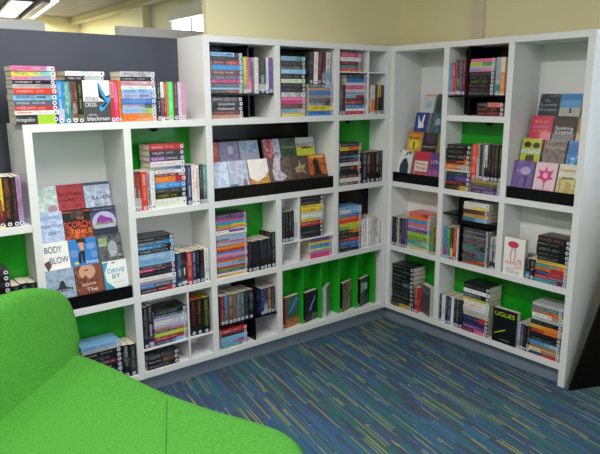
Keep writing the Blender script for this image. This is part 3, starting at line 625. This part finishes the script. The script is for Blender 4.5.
row('R', 471.8, 502.2, 144.5, 165, z + .0005, 'scarlet~white*1.5 tan+silver~red*.8 navy+charcoal~slate*.9 grey~silver*.7 white+black~black*.9 black~tan*1.1 black~tan*1.1 black~tan*1.1 black~lime*1.1', "upright row, right green cube")
row('R', 443.9, 458.2, 227.5, 240, ZC, 'azure+red~sky*1.1 green+azure~lime*1 black+yellow~yellow*.8 red~white*1.2 white~silver*.5', "row left of many-layered pile")
stack('R', 462.8, 488.8, 212, 203, .7905, 'white~silver*1.1 cream+yellow~white*.9 charcoal+brown~red*1.1 gold+orange~navy*1 teal+sky~navy*1.1', "pile above many-layered pile")
stack('R', 462.3, 488.8, 245, 229.0, ZC, 'charcoal~silver*.9 slate+charcoal*.8 brown+charcoal~gold*.8 slate~silver*.8 charcoal+maroon*.8 slate~coral*.8 charcoal+olive*.8 slate+charcoal*.8 teal+charcoal~green*.8 slate~silver*.8 maroon+slate*.8 charcoal+teal*.8 slate~blue*.8 brown+orange~tan*.9 brown~orange*.9', "many-layered dark pile")
row('R', 490.5, 496.3, 237, 250, ZC, 'silver+charcoal~black', "gap right of many-layered pile")
row('R', 438.3, 462, 296.5, 310, ZD, 'navy~silver*1.1 white+silver~grey*1.4 black~white*.9 navy+blue~lavender*1.2 white~grey*1 black~silver*1.1 charcoal~silver*1.1 black~grey*1', "row left of bottom middle pile")
stack('R', 463, 489, 308, 284.5, ZD, 'black~grey*1.8 white~silver*1.2 slate+black~sky*1.4 yellow+lime~olive*.9 white~silver*1 white~coral*1 white~rose*1 silver~grey*.9 cream~silver*1 navy+red~blue*1.6 navy~slate*1.2 purple~lilac*1 maroon+pink~rose*1.2', "bottom middle pile, right bookcase")
# column 3
xa = runpt('R', 504.5, 255, .02)[0]; xb = runpt('R', 522.5, 255, .02)[0]
cover_book('R', (xa + xb) / 2 + .008, ZC, .012, .128, .205, .028, 0, 0, 'f2efec', [('e', .45, .82, .26, .09, 'd63a5c'), ('p', [(.38, .74), (.46, .74), (.36, .5), (.42, .36), (.36, .36), (.3, .5)], 'd89a9a'), ('p', [(.5, .74), (.58, .74), (.6, .5), (.55, .36), (.5, .36), (.54, .5)], 'd89a9a')],
    [('my', .78, .42, .026, 'd03a4c', .2), ('PERFECT', .52, .31, .024, 'e08a3a', .8), ('cuti', .72, .22, .022, 'd05a5c', .3), ('ALLY', .34, .14, .018, '9a9a9e', .4), ('CARTER', .5, .06, .018, '9a9a9e', .6)], 'white book faced out with pink skirt and legs, third row at right end')
row('R', 525.0, 534.8, 258.5, 270, ZC, 'black+azure~silver*1 black+gold~silver*1.1', "pair beside white faced-out book")
stack('R', 535.6, 569.2, 262, 237.6, ZC, 'black~rose*1.6 black~silver*1.2 black~silver*1.6 black~grey*1.2 black~silver*1.4 yellow~red*.9 teal+orange~sky*1 orange+red~navy*1 navy+red~sky*1.2 red+teal~silver*1 teal+maroon~sky*1.2', "black-topped pile at right end")

xa = runpt('R', 495.5, 330, .012)[0]
xa, xb = runpt('R', 492, 330, .008)[0], runpt('R', 516.5, 330, .008)[0]
cover_book('R', (xa + xb) / 2, ZD, .008, xb - xa, .200, .032, 0, 0, '0e0e14', [('p', [(.1, .22), (.55, .4), (.55, .43), (.1, .25)], 'b8cc20'), ('r', .35, .08, .75, .12, '5a6a20')], [('UGLiES', .5, .84, .036, 'c8e020', .8)], 'black book faced out with yellow-green title UGLIES, bottom right cube')
row('R', 517.0, 529.6, 324, 340, ZD, 'lavender+grey~slate*.9 navy+slate~silver*1.2 black+charcoal~tan*1.1 black+tan~silver*1.1', "row right of UGLIES")
stack('R', 530.2, 562.2, 330, 304.8, ZD, 'silver~white*.9 slate+teal~white*.9 tan+orange~black*1 white+tan~grey*1 silver~white*1 black~grey*1.2 gold+orange~yellow*1.1 red+orange~gold*1.1 black~charcoal*1.3 charcoal~silver*1 azure+sky~white*1 tan~brown*1.1 cream+tan~grey*.9 navy+red~blue*1', "pile in bottom right cube")
# ======== slatted cubes: five books turned towards the room, one in each bay
SL = [(285.5, 302, 'a43a2c', [('r', 0, .25, 1, 1, '4c6a3c', '3a5a68'), ('r', 0, 0, 1, .27, 'b06a3a', '8a4a2a'), ('p', [(.2, .5), (.5, .72), (.8, .95), (.9, .88), (.6, .6), (.3, .45)], '3c88d8')], 'green and orange book with a blue bird, first bay of the green fins', 'red', 10),
      (304, 320, '15151c', [('p', [(.3, .35), (.4, .5), (.7, .75), (.85, .85), (.8, .7), (.55, .5), (.5, .35)], '7a78c0'), ('r', .55, .0, 1, .25, '5c5a50', '3a3a38')], 'black book with lilac streak, second bay of the green fins', 'black', 11),
      (322, 338, '8c948c', [('r', 0, 0, 1, 1, '7c8a80', '4c5a54'), ('r', .2, .3, .6, .7, 'a8b0a8', '5c6a60')], 'grey green book turned sideways, third bay of the green fins', 'silver', 36),
      (341, 357, '3c3c30', [('r', 0, 0, 1, 1, '4c4a34', '8a8468'), ('p', [(.4, .1), (.7, .9), (.9, .9), (.6, .1)], 'a8a27c', '4a4a34')], 'mottled olive book, fourth bay of the green fins', 'black', 16),
      (358, 374, '16201f', [('r', .35, .55, .75, .8, 'a8bcc4'), ('r', .1, .5, .25, .85, '9cc0c0'), ('r', .6, .1, .95, .3, '2a5a4a')], 'dark teal book with pale squares, fifth bay nearest the corner', 'black', 16)]
for i, (xl, xr, bg, art, lab, sp_, yw) in enumerate(SL):
    x0 = (FIN[i] if i else U[4] + TV) + .014; x1 = FIN[i + 1] - .002
    yaw = math.radians(yw); W = .122; T = .028
    wx = W * math.cos(yaw) + T * math.sin(yaw)
    xc = x1 - W / 2 * math.cos(yaw) - .002
    cover_book('L', xc, ZD, .036 + W / 2 * math.sin(yaw), W, .192, T, 0, yaw, bg, art, [], lab, spinecol=sp_, sticker=True)
# ======== covers on the displays
G = 'low bookcase display'
display('L', [
    (46, 75.5, 280, '93a6bc', [('r', 0, 0, 1, 1, '9cb0c8', '7c90a8'), ('p', [(.5, .62), (.6, .62), (.66, .4), (.9, .34), (.9, .28), (.3, .24), (.2, .3), (.4, .4)], '202830')], [('THE DARK', .55, .3, .014, 'c8ccd4', .6)], 'hazy blue cover with dark figure, bottom row of the display behind chair'),
    (75.5, 103.5, 277, '7a4634', [('r', 0, 0, .4, 1, '5a2a20', 'a06a50'), ('e', .45, .78, .3, .26, 'c89a80'), ('p', [(.1, .2), (.35, .7), (.5, .5), (.9, .6), (1, 0), (0, 0)], '8a4a36', '5c2a20'), ('e', .42, .83, .09, .03, 'a02a2a')], [('torn', .45, .36, .026, 'e8dcc8', .5), ('The', .55, .16, .03, 'f0e6d4', .4)], 'brown cover with a face and red lips, bottom row behind the chair'),
    (104, 131.5, 278, 'e6eaec', [('p', [(0, .95), (.25, .98), (.05, .6), (.1, .3), (.4, .05), (.5, 0), (0, 0)], '3c9cb8'), ('e', .6, .52, .42, .40, 'eaeeee'), ('p', [(.5, 0), (1, 0), (1, .1)], '3c9cb8'), ('e', .45, .92, .08, .025, '9a5a5a')], [('DRIVE', .52, .64, .036, '2c8cb0', .72), ('BY', .5, .44, .036, '2c7c9c', .34), ('jo carroll', .6, .25, .012, 'a08a6a', .4)], 'white and teal cover titled DRIVE BY, bottom right of the display')],
    D4[0], ZR1[0], lo=.22, H=.180)
display('L', [
    (42, 69, 246, 'eceae8', [('p', [(0, .32), (.2, .4), (.28, .2), (.12, .02)], '5a3c34')], [('BODY', .40, .74, .05, '23306e', .66), ('BLOW', .58, .36, .05, '23306e', .72)], 'white cover with dark blue title BODY BLOW, second row from bottom'),
    (69, 97.5, 244, '2f7cc8', [('e', .78, .7, .16, .12, '7c98cc'), ('e', .15, .5, .16, .14, '6a90cc'), ('e', .86, .4, .12, .12, '6a90cc'), ('p', [(.28, 1), (.6, 1), (.62, .82), (.28, .86)], '1c1c28'), ('p', [(.34, .86), (.52, .86), (.5, .5), (.42, .5)], 'e09a5a'), ('p', [(.40, .58), (.54, .58), (.5, .14), (.44, .14)], '14161c'), ('p', [(.3, .5), (.4, .56), (.38, .14), (.26, .14)], '1a2028'), ('e', .2, .16, .08, .05, 'c8d430')], [('PARIS', .76, .14, .022, 'e0ecf8', .42)], 'bright blue cover with long legs in dark stockings, second row from bottom'),
    (97.5, 125.5, 240, '5c5f66', [('r', 0, 0, 1, 1, '62666c', '34363c'), ('r', .05, .6, .4, .9, '8aa06a', 'a8b4a0'), ('e', .6, .5, .2, .28, 'a0a8b0')], [('LONE', .62, .34, .018, 'd8dce0', .3), ('WOLVES', .68, .22, .018, 'd8dce0', .5)], 'misty grey cover with pale lettering, second row from bottom at right')],
    D4[1], ZR1[1], lo=.26, H=.184)
display('L', [
    (37, 63, 215, '9fb2d4', [('r', 0, 0, 1, 1, 'a4b8dc', 'c8d4ea')], [('LOSING', .5, .80, .024, '7484b4', .7), ('MARTHA', .5, .50, .026, '5c6ca4', .8), ('GREY', .58, .26, .026, '4c5c94', .5)], 'pale blue cover lettered MARTHA GREY, third row from bottom at left'),
    (62, 91, 212, '1c1412', [('r', 0, .9, 1, .94, 'b85a28'), ('r', .3, .7, .75, .95, '403030', '6a4a40'), ('p', [(0, 0), (1, 0), (1, .3), (.7, .42), (.4, .3), (.2, .4), (0, .3)], '70281a', 'e0642a')], [('THE', .62, .66, .02, 'e08a4a', .25), ('SCORCH', .5, .46, .046, 'f0503a', .92), ('TRIALS', .58, .2, .036, 'f08040', .72)], 'black cover with fiery orange title SCORCH TRIALS, in the third row'),
    (90.5, 118.5, 208, '4c4a74', [('r', 0, .8, 1, 1, '34344c'), ('e', .5, .42, .48, .40, 'b4b8dc'), ('p', [(.15, .35), (.25, .6), (.4, .7), (.6, .6), (.8, .55), (.9, .35)], '8a3c9c'), ('r', 0, 0, 1, .22, '2c3040')], [('SARAH CROSSAN', .5, .9, .013, '9aa8c8', .8), ('BREATHE', .5, .34, .034, 'a8c840', .9)], 'purple domed-city cover with lime title BREATHE, in the third row')],
    D4[2], ZR1[2], lo=.26, H=.184)
display('L', [
    (33, 57.5, 195, 'a8bcb4', [('r', 0, 0, 1, 1, 'b4ccc4', 'dce8e8'), ('e', .75, .2, .2, .14, 'a88a98')], [], 'whitish green cover at the top left of the display behind chair'),
    (55.5, 84, 192, 'a83840', [('r', .05, .05, .95, .95, 'b44048', '983038')], [('BROKEN', .5, .66, .026, '6a1420', .8), ('HEARTS', .5, .46, .026, '6a1420', .8), ('CLUB', .5, .24, .026, '6a1420', .7)], 'red cover with darker red lettering, top row of the display'),
    (84, 110.5, 190, 'a0aec8', [('r', 0, 0, 1, .97, 'a8b8d4', 'd0dcec'), ('r', 0, .9, 1, 1, '4c5468')], [('THE', .7, .6, .018, '3c4050', .25), ('RAVEN', .62, .42, .034, '24283a', .7), ('BOYS', .6, .18, .024, '6a7288', .5)], 'pale blue cover with black title, top right row of display')],
    D4[3], ZR1[3], lo=.26, H=.184)
# wide black display
display('L', [
    (213.5, 230, 174, 'b4c4e0', [('r', 0, 0, 1, 1, 'b8c8e4', 'dce6f4')], [('TAKE', .5, .76, .03, 'e8f0fa', .7), ('OVER', .5, .5, .03, 'e8f0fa', .7)], 'pale blue cover at the left end of the wide black display'),
    (230, 249.5, 172, 'a4acc4', [('r', 0, 0, 1, 1, 'a8b0c8', 'c8d0e0'), ('p', [(.6, 0), (.7, .25), (.85, .3), (1, 0)], '8a6a60'), ('r', 0, 0, .4, .12, '5a7090')], [], 'silvery blue cover, second in the front row of the wide display'),
    (250, 270, 170, 'ece4dc', [('r', .02, .02, .98, .98, 'f0e8e0', 'f8f4f0'), ('p', [(0, 0), (0, .3), (.4, .12), (.8, .3), (1, .5), (1, 0)], 'd89a3c', 'b05a28')], [], 'white cover with orange foot, third in the front row of wide display'),
    (271, 292, 167, '6c5650', [('r', 0, 0, 1, 1, '705a56', '4c3c3a'), ('p', [(.15, .1), (.1, .5), (.3, 1), (.6, 1), (.5, .5), (.8, .2), (.5, .05)], 'd4d0dc', 'a89aa4')], [], 'brown cover with white swirl, fourth in the front row of wide display'),
    (292, 310.5, 165, '544540', [('r', 0, 0, 1, 1, '5a4a44', '44362e'), ('p', [(.3, .3), (.2, .5), (.45, .6), (.5, .85), (.6, .6), (.85, .65), (.7, .45), (.8, .25), (.55, .35)], 'b09c78', '8a7658')], [], 'dark brown cover with gold creature, fifth in the front row of wide display'),
    (309.5, 328, 162, 'b86a30', [('r', 0, 0, 1, 1, 'b8642c', '8a3c20'), ('p', [(.3, .1), (.3, .5), (.25, .7), (.45, .85), (.6, .7), (.6, .4), (.75, .1)], '241c1a'), ('r', 0, 0, 1, .15, '3a2820', '6a3c24'), ('r', .1, .86, .9, .96, 'd8a850')], [], 'orange cover with black figure, right end of the wide display')],
    .03, ZR34[0], tilt=math.radians(16), lo=.25)
display('L', [
    (206, 219.5, 152, 'b04c34', [('r', .5, .2, 1, .8, 'c86a40', '9a3c2c')], [], 'orange red cover peeking at left behind the wide display front row', 'Rt'),
    (220, 240, 151, '7c7094', [('r', 0, 0, 1, 1, '84789c', '6a6088'), ('r', .45, .3, .7, .75, 'a8a0bc')], [], 'dusty lilac cover with pale figure, back row of wide display'),
    (240.5, 260, 149, '9c9eb4', [('r', .1, .3, .9, .9, '6c90b8', 'b0b0c4')], [], 'grey cover with blue lettering, back row of wide display'),
    (265, 281, 148, 'b05464', [('r', 0, 0, .6, 1, 'a83c4c', 'd8a0a8'), ('r', .6, 0, 1, 1, 'c8cce0', '7c80a8')], [], 'red and pale blue cover, back row of the wide display'),
    (281, 297, 147, '3c5440', [('r', 0, 0, 1, 1, '405a44', '283c2c')], [('Unrest', .5, .45, .03, 'a8b49a', .85)], 'dark green cover, back row of the wide display'),
    (297.2, 315.5, 145, 'c4c8d0', [('r', 0, 0, 1, .45, 'c8cc3c'), ('r', .1, .3, .9, .4, '2a2a2c', 'c8cc3c')], [('INFECT', .5, .5, .05, '1c1c1e', .94)], 'white and yellow cover with black title, right in the back row')],
    .105, ZR34[1], tilt=math.radians(14), lo=.5)
# display nearest the corner
display('R', [
    (394, 411.5, 165, 'dcdcd8', [('r', .05, .75, .95, .98, 'e4e4e0', '3a3a3c'), ('p', [(.2, .05), (.15, .35), (.35, .62), (.6, .68), (.8, .4), (.85, .05)], '2c3c4c')], [], 'white cover with dark bear shape, bottom left of the corner display'),
    (413, 428.5, 167, 'c43a4c', [('r', .08, .2, .92, .62, 'e4d4cc'), ('r', 0, 0, 1, .2, 'b84a54', 'd88a90')], [('Pretty', .5, .5, .024, '7a3c40', .7), ('Things', .5, .34, .024, '7a3c40', .7)], 'red cover with cream panel, bottom row of the corner display'),
    (428.5, 444, 170, '6c4484', [('r', 0, 0, 1, .3, 'a85c94', '7c4c8c')], [('LOUD', .5, .62, .034, 'e4d8ec', .8)], 'purple cover at the bottom right of the corner display', 'L')],
    D4[0], ZRD[0], lo=.2)
display('R', [
    (407, 420.5, 147, 'd8a02c', [('e', .5, .3, .4, .26, 'e8c840'), ('p', [(.45, .05), (.42, .4), (.52, .5), (.56, .05)], '3a2c14'), ('r', 0, .85, 1, 1, 'c86a28')], [('Rush', .5, .66, .04, '4c2410', .8)], 'orange and yellow cover titled Rush, second row of corner display'),
    (421.5, 436.3, 149, '34302c', [('r', .2, .4, .8, .95, '5c3c5c', '2c402c')], [('vampyre', .5, .22, .028, 'c8c8c0', .85)], 'dark cover with pale lettering, second row of corner display'),
    (437, 452, 150, '8a8a30', [], [], 'yellow olive cover mostly hidden, right end of second row', 'L')],
    D4[1], ZRD[1], lo=.42)
display('R', [
    (414, 427, 127, '2c3c84', [('p', [(.3, .1), (.25, .5), (.2, .85), (.35, .6), (.5, .4), (.62, .9), (.72, .88), (.66, .4), (.75, .15)], 'e4e8f4')], [], 'dark blue cover with white hand, third row of corner display'),
    (429.3, 444, 128, '4c6878', [('r', 0, 0, 1, 1, '4c6c7c', '30485c'), ('e', .5, .5, .2, .2, '8aa4b0')], [], 'grey blue cover, third row of corner display', 'L')],
    D4[2], ZRD[2], lo=.42)
display('R', [
    (422.5, 434, 106, 'c8ccd0', [('r', .08, .88, .92, .96, 'd89a4c'), ('e', .5, .4, .3, .2, '9ab8d0')], [], 'white cover with orange strip, top row of corner display'),
    (435.8, 450, 107, '2c4444', [('r', 0, .5, 1, 1, '2c4c4c', '6c3c3c')], [], 'dark teal cover, top right of the corner display', 'L')],
    D4[3], ZRD[3], lo=.42)
# display at the right end
display('R', [
    (511.5, 532.5, 178, '6c5494', [('r', 0, 0, 1, 1, '745c9c', '584484'), ('e', .6, .65, .25, .14, 'a89cd0'), ('r', .62, .1, .72, .5, '3c2c5c')], [('Wings', .4, .62, .03, 'd89ac4', .5)], 'purple cover with flower, bottom left of the right-end display'),
    (533.5, 555.5, 180, 'e0c0cc', [('p', [(.5, .9), (.58, .7), (.85, .75), (.75, .55), (.9, .45), (.65, .42), (.5, .3), (.35, .42), (.1, .45), (.25, .55), (.15, .75), (.42, .7)], 'd03478'), ('e', .5, .56, .12, .1, 'f0a0c0'), ('r', .48, .12, .52, .32, '5c2c3c')], [('lotus', .5, .08, .02, 'c86a90', .7)], 'pale pink cover with magenta lotus flower, right-end display bottom row'),
    (556.5, 577, 183, 'd8d4c0', [('r', .05, 0, .95, .55, 'b8a460', 'd8cc9c'), ('r', .2, .52, .8, .57, '6c5a30')], [('Forgotten', .5, .80, .02, 'b89a50', .85)], 'cream and gold cover, bottom right of the right-end display')],
    D4[0], ZRD[0], lo=.2)
display('R', [
    (520, 539.5, 156, 'b4b82c', [('e', .3, .7, .2, .14, '2c3010'), ('e', .74, .68, .18, .14, '2c3010'), ('r', 0, .3, 1, .48, 'd8e4d8'), ('p', [(.2, 0), (.3, .2), (.7, .24), (.85, 0)], '3c4014')], [('CAUTION', .5, .39, .032, '2a7c9c', .92)], 'yellow and black cover titled CAUTION, right-end display second row'),
    (542, 564.5, 158, '7c706c', [('r', 0, 0, 1, 1, '84786f', '645a58')], [('Forgiving', .5, .64, .026, 'ccc4b8', .85)], 'brown grey cover, second row of the right-end display'),
    (566, 588, 160, '2c78c0', [('r', 0, 0, 1, .35, '2c7cc4', '8ab8e0'), ('e', .3, .2, .06, .04, 'e8f0f8')], [('Flip', .45, .72, .026, 'a83c7c', .5)], 'bright blue cover, right end of second row in right-end display', 'L')],
    D4[1], ZRD[1], lo=.42)
display('R', [
    (529, 551, 134, 'c83458', [], [('blue', .5, .72, .036, 'e8a840', .6), ('moon', .5, .48, .036, 'c894c8', .7), ('a novel', .5, .28, .024, 'e8b83c', .6)], 'red pink cover with yellow and lilac lettering, right-end display third row'),
    (552.3, 574, 136, '2c2424', [('r', .1, .5, .9, .85, '4c2c2c', '2c2424'), ('r', 0, 0, 1, .14, '14181c')], [('Seeking', .5, .44, .034, 'e8e8ec', .85), ('Crystal', .5, .26, .034, 'e8e8ec', .8)], 'dark cover titled Seeking Crystal, third row of right-end display'),
    (575.5, 597, 138, 'a88c4c', [], [], 'gold cover mostly hidden behind end panel, third row right', 'L')],
    D4[2], ZRD[2], lo=.42)
display('R', [
    (538, 557.5, 112, '28303c', [('r', 0, .85, 1, 1, '343c48', '5c6470')], [('The', .4, .66, .024, 'a8b4bc', .3), ('Luxe', .5, .48, .03, 'a8b4bc', .8), ('Enclave', .5, .24, .03, 'a8b4bc', .85)], 'dark slate cover with script lettering, top row of right-end display'),
    (558.8, 580, 112, '5c9cd0', [('r', 0, 0, 1, .35, 'c0b49c', '9ab0b8'), ('r', 0, .7, 1, 1, '3c84c4'), ('p', [(.48, .1), (.5, .34), (.56, .34), (.6, .1)], '1c2838')], [], 'sky blue beach cover with tiny figure, top right of right-end display')],
    D4[3], ZRD[3], lo=.42)

# ======== the 300 books that show largest stay objects; the rest become one mass of paperbacks
bpy.context.view_layer.update()
def px(p):
    d = p - CAM; z = d.dot(FW); return 300 + F * d.dot(RT) / z, 227 - F * d.dot(UP) / z
CHP = [(-50, 300), (30, 292), (62, 296), (82, 350), (120, 372), (165, 398), (230, 421), (290, 434), (303, 460), (-50, 460)]
def inside(q, poly):
    r = False
    for i in range(len(poly)):
        (x0, y0), (x1, y1) = poly[i - 1], poly[i]
        if (y0 > q[1]) != (y1 > q[1]) and q[0] < (x1 - x0) * (q[1] - y0) / (y1 - y0) + x0: r = not r
    return r
cand = []
for nm, lst in BOOKS.items():
    o = bpy.data.objects[nm]
    if o['category'] != 'book': continue
    b = lst[0][0]; X = [v[0] for v in b.v]; Z = [v[2] for v in b.v]; Y = [v[1] for v in b.v]
    x0, x1, z0, z1, y0, y1 = min(X), max(X), min(Z), max(Z), 0, max(Y)
    faced = any(c_.name.startswith('cover_picture') for c_ in o.children) or 'cover' in o['label'].split() or 'book' in o['label'].split()
    if faced: Q = [(x1, y0, z0), (x1, y1, z0), (x1, y1, z1), (x1, y0, z1)]
    else: Q = [(x0, 0, z0), (x1, 0, z0), (x1, 0, z1), (x0, 0, z1)]
    P = [px(o.matrix_world @ Vector(q)) for q in Q]
    A = abs(sum(P[i - 1][0] * P[i][1] - P[i][0] * P[i - 1][1] for i in range(4))) / 2
    n_in = sum(inside(p, CHP) or p[0] < 0 for p in P)
    A *= (1, .9, .6, .3, .02)[n_in]
    cand.append((A, nm))
cand.sort(reverse=True)
rest = cand[300:]
me = bpy.data.meshes.new('paperback_remainder'); V_, F_, CA, CK, MI, UVs = [], [], [], [], [], []
for A, nm in rest:
    o = bpy.data.objects[nm]; M = o.matrix_world.copy()
    for b, pg in BOOKS[nm]:
        k = len(V_); V_ += [tuple(M @ Vector(v)) for v in b.v]
        for f, c_, i_, m_, u_ in zip(b.f, b.c, b.k, b.m, b.uv): F_.append([j + k for j in f]); CA.append(c_); CK.append(i_); MI.append(3 if pg else m_); UVs.append(u_)
    for c_ in list(o.children): bpy.data.objects.remove(c_)
    bpy.data.objects.remove(o)
me.from_pydata(V_, [], F_)
for mt in MATS3 + [PAGES]: me.materials.append(mt)
ca = me.color_attributes.new('Col', 'FLOAT_COLOR', 'CORNER'); cb = me.color_attributes.new('Ink', 'FLOAT_COLOR', 'CORNER'); uv = me.uv_layers.new(name=UVN); li = 0
for f, p in enumerate(me.polygons):
    p.material_index = MI[f]
    for j in range(len(F_[f])): ca.data[li].color = CA[f]; cb.data[li].color = CK[f]; uv.data[li].uv = UVs[f][j]; li += 1
o = bpy.data.objects.new('packed_paperbacks', me); C.objects.link(o)
o['kind'] = 'stuff'; o['category'] = 'books'; o['label'] = 'many small thin paperbacks filling out the piles and rows of all the shelves'
cnt = {}
for q in C.objects:
    if q.get('group'): cnt[q['group']] = cnt.get(q['group'], 0) + 1
for q in C.objects:
    if q.get('group') and cnt[q['group']] == 1: del q['group']
# ---------------------------------------------------------------- chair
def loft(name, outline, levels, mat, parent, mapf, cap=True, smooth=True, dome=.006):
    """outline: closed 2-D points; levels: (inset, height)"""
    n = len(outline); cx = sum(p[0] for p in outline) / n; cy = sum(p[1] for p in outline) / n
    nor = []
    for i in range(n):
        a, b = outline[i - 1], outline[(i + 1) % n]; tx, ty = b[0] - a[0], b[1] - a[1]; l = math.hypot(tx, ty) or 1
        nor.append((ty / l, -tx / l))
    s = sum(outline[i][0] * outline[(i + 1) % n][1] - outline[(i + 1) % n][0] * outline[i][1] for i in range(n))
    if s < 0: nor = [(-a, -b) for a, b in nor]
    bm = bmesh.new(); rings = []
    for ins, h in levels:
        rings.append([bm.verts.new(mapf(p[0] - q[0] * ins, p[1] - q[1] * ins, h)) for p, q in zip(outline, nor)])
    for r0, r1 in zip(rings, rings[1:]):
        for i in range(n): bm.faces.new((r0[i], r0[(i + 1) % n], r1[(i + 1) % n], r1[i]))
    if cap:
        for r, ins, h in ((rings[-1], *levels[-1]), (rings[0], *levels[0])):
            prev = r
            for k in (.9, .75, .6, .45, .3, .15):
                hh = h + dome * (1 - k * k) * (1 if r is rings[-1] else -1)
                cur = []
                for p, q in zip(outline, nor):
                    x, y = p[0] - q[0] * ins, p[1] - q[1] * ins
                    cur.append(bm.verts.new(mapf(cx + (x - cx) * k, cy + (y - cy) * k, hh)))
                for i in range(n): bm.faces.new((prev[i], prev[(i + 1) % n], cur[(i + 1) % n], cur[i]))
                prev = cur
            cv = bm.verts.new(mapf(cx, cy, hh))
            for i in range(n): bm.faces.new((prev[i], prev[(i + 1) % n], cv))
    bmesh.ops.recalc_face_normals(bm, faces=bm.faces)
    return finish(name, bm, mat, parent, smooth=smooth)
def spline(pts, k=8):
    out = []; n = len(pts)
    for i in range(n):
        p0, p1, p2, p3 = pts[i - 1], pts[i], pts[(i + 1) % n], pts[(i + 2) % n]
        for j in range(k):
            t = j / k
            out.append(tuple(.5 * ((2 * b) + (-a + c_) * t + (2 * a - 5 * b + 4 * c_ - d_) * t * t + (-a + 3 * b - 3 * c_ + d_) * t ** 3) for a, b, c_, d_ in zip(p0, p1, p2, p3)))
    return out
CH = Vector((-2.45, -.95, 0))
t = thing('lounge_chair', 'bright green wool lounge chair with rounded back, nearest the camera', 'chair', CH)
SEATP = [(-2.16, -.06), (-2.095, -.26), (-2.04, -.46), (-1.985, -.74), (-1.905, -.99), (-1.835, -1.15), (-1.792, -1.29), (-1.82, -1.41), (-1.93, -1.56), (-2.15, -1.72), (-2.45, -1.78), (-2.80, -1.72), (-3.02, -1.5), (-3.08, -1.2), (-2.98, -.85), (-2.8, -.55), (-2.6, -.25), (-2.38, -.07)]
so = spline(SEATP, 6)
loft('seat', so, [(.10, .13), (.03, .15), (.004, .20), (0, .28), (0, .36), (.008, .392), (.028, .412), (.06, .421)], FELT, t, lambda x, y, h: (x - CH.x, y - CH.y, h))
# back rest: outline in its own plane (a along the base, s up the slope)
nrm = Vector((.68, -.68, .25)).normalized(); P0 = Vector((-2.1, -.2, .42))
ax_a = Vector((-.7071, -.7071, 0)); ax_s = nrm.cross(ax_a); ax_s = ax_s if ax_s.z > 0 else -ax_s
BP = []
for q in ((0, 300), (20, 290), (38, 286.5), (54, 287), (66, 292), (74, 303), (80, 322), (83, 340), (82, 352)):
    v_ = on_any(q[0], q[1], P0, nrm) - P0; BP.append((v_.dot(ax_a), v_.dot(ax_s)))
w = 2 * .68
left = [(w - a, s_) for a, s_ in BP[::-1]][:-1]
outl = [(a, s_) for a, s_ in BP] + [(.04, -.06), (.13, -.12), (.30, -.155), (w / 2, -.16), (w - .30, -.155), (w - .13, -.12), (w - .04, -.06)] + [(w - a, s_) for a, s_ in BP[::-1]] + [(w / 2, BP[0][1] - .004)]
bo = spline(outl, 6)
def bmap(a, s_, h):
    p = P0 + ax_a * a + ax_s * s_ + nrm * (h - .10); return (p.x - CH.x, p.y - CH.y, p.z)
loft('backrest', bo, [(.06, -.012), (.022, 0), (.006, .014), (0, .035), (0, .065), (.006, .083), (.020, .096), (.045, .103)], FELT, t, bmap, dome=0)
# stitched seam across the seat
bm = bmesh.new(); bpy.context.view_layer.update(); seat_o = next(c_ for c_ in t.children if c_.name.startswith('seat')); q0 = on_plane(167, 399, 2, .4235); q1 = on_plane(166, 454, 2, .4235); q2 = q1 + (q1 - q0) * 1.6; prev = None
for i in range(25):
    p = q0.lerp(q2, i / 24); ok_, hp, hn, hi = seat_o.ray_cast(Vector((p.x - CH.x, p.y - CH.y, 1)), Vector((0, 0, -1)))
    if not ok_: break
    s_ = [bm.verts.new((p.x - CH.x + dx_, p.y - CH.y, hp.z + .0004 + dz_ * .5)) for dx_, dz_ in ((-.0025, 0), (0, .0022), (.0025, 0))]
    if prev: bm.faces.new((prev[0], prev[1], s_[1], s_[0])); bm.faces.new((prev[1], prev[2], s_[2], s_[1]))
    prev = s_
finish('seam', bm, SEAM, t)
for (x, y) in ((-2.2, -.45), (-2.15, -1.3), (-2.75, -1.3), (-2.65, -.75)):
    bm = bmesh.new(); bmesh.ops.create_cone(bm, cap_ends=True, segments=16, radius1=.016, radius2=.024, depth=.15)
    finish('leg', bm, METAL, t, (x - CH.x, y - CH.y, .075))
# ---------------------------------------------------------------- light
def area(name, loc, rot, sx, sy, e, col=(1, 1, 1)):
    l = bpy.data.lights.new(name, 'AREA'); l.shape = 'RECTANGLE'; l.size = sx; l.size_y = sy; l.energy = e; l.color = col
    o = bpy.data.objects.new(name, l); C.objects.link(o); o.location = loc; o.rotation_euler = rot; return o
for h0, h1, z0, z1, e in ((-4.6, -3.2, 1.0, 2.45, 27), (-2.9, -1.55, 1.0, 2.45, 24), (2.35, 3.7, 1.0, 2.46, 150)):
    area('daylight_window', (WX + .28, (h0 + h1) / 2, (z0 + z1) / 2), (0, PI / 2, 0), z1 - z0, h1 - h0, e, (.64, .78, 1))
area('daylight_left', (-5.6, -3.2, 1.7), (0, -PI / 2, 0), 1.5, 2.4, 3, (.95, .96, 1))
area('daylight_front', (-2.6, -5.7, 1.9), (PI / 2, 0, 0), 2.8, 1.3, 46, (.86, .92, 1))
wd = bpy.data.worlds.new('world'); bpy.context.scene.world = wd; wd.use_nodes = True
bg = wd.node_tree.nodes['Background']; bg.inputs[0].default_value = (.85, .93, 1, 1); bg.inputs[1].default_value = 3.2
vs = bpy.context.scene.view_settings; vs.view_transform = 'Standard'; vs.look = 'None'; vs.gamma = 1; vs.use_curve_mapping = False; vs.exposure = -.08
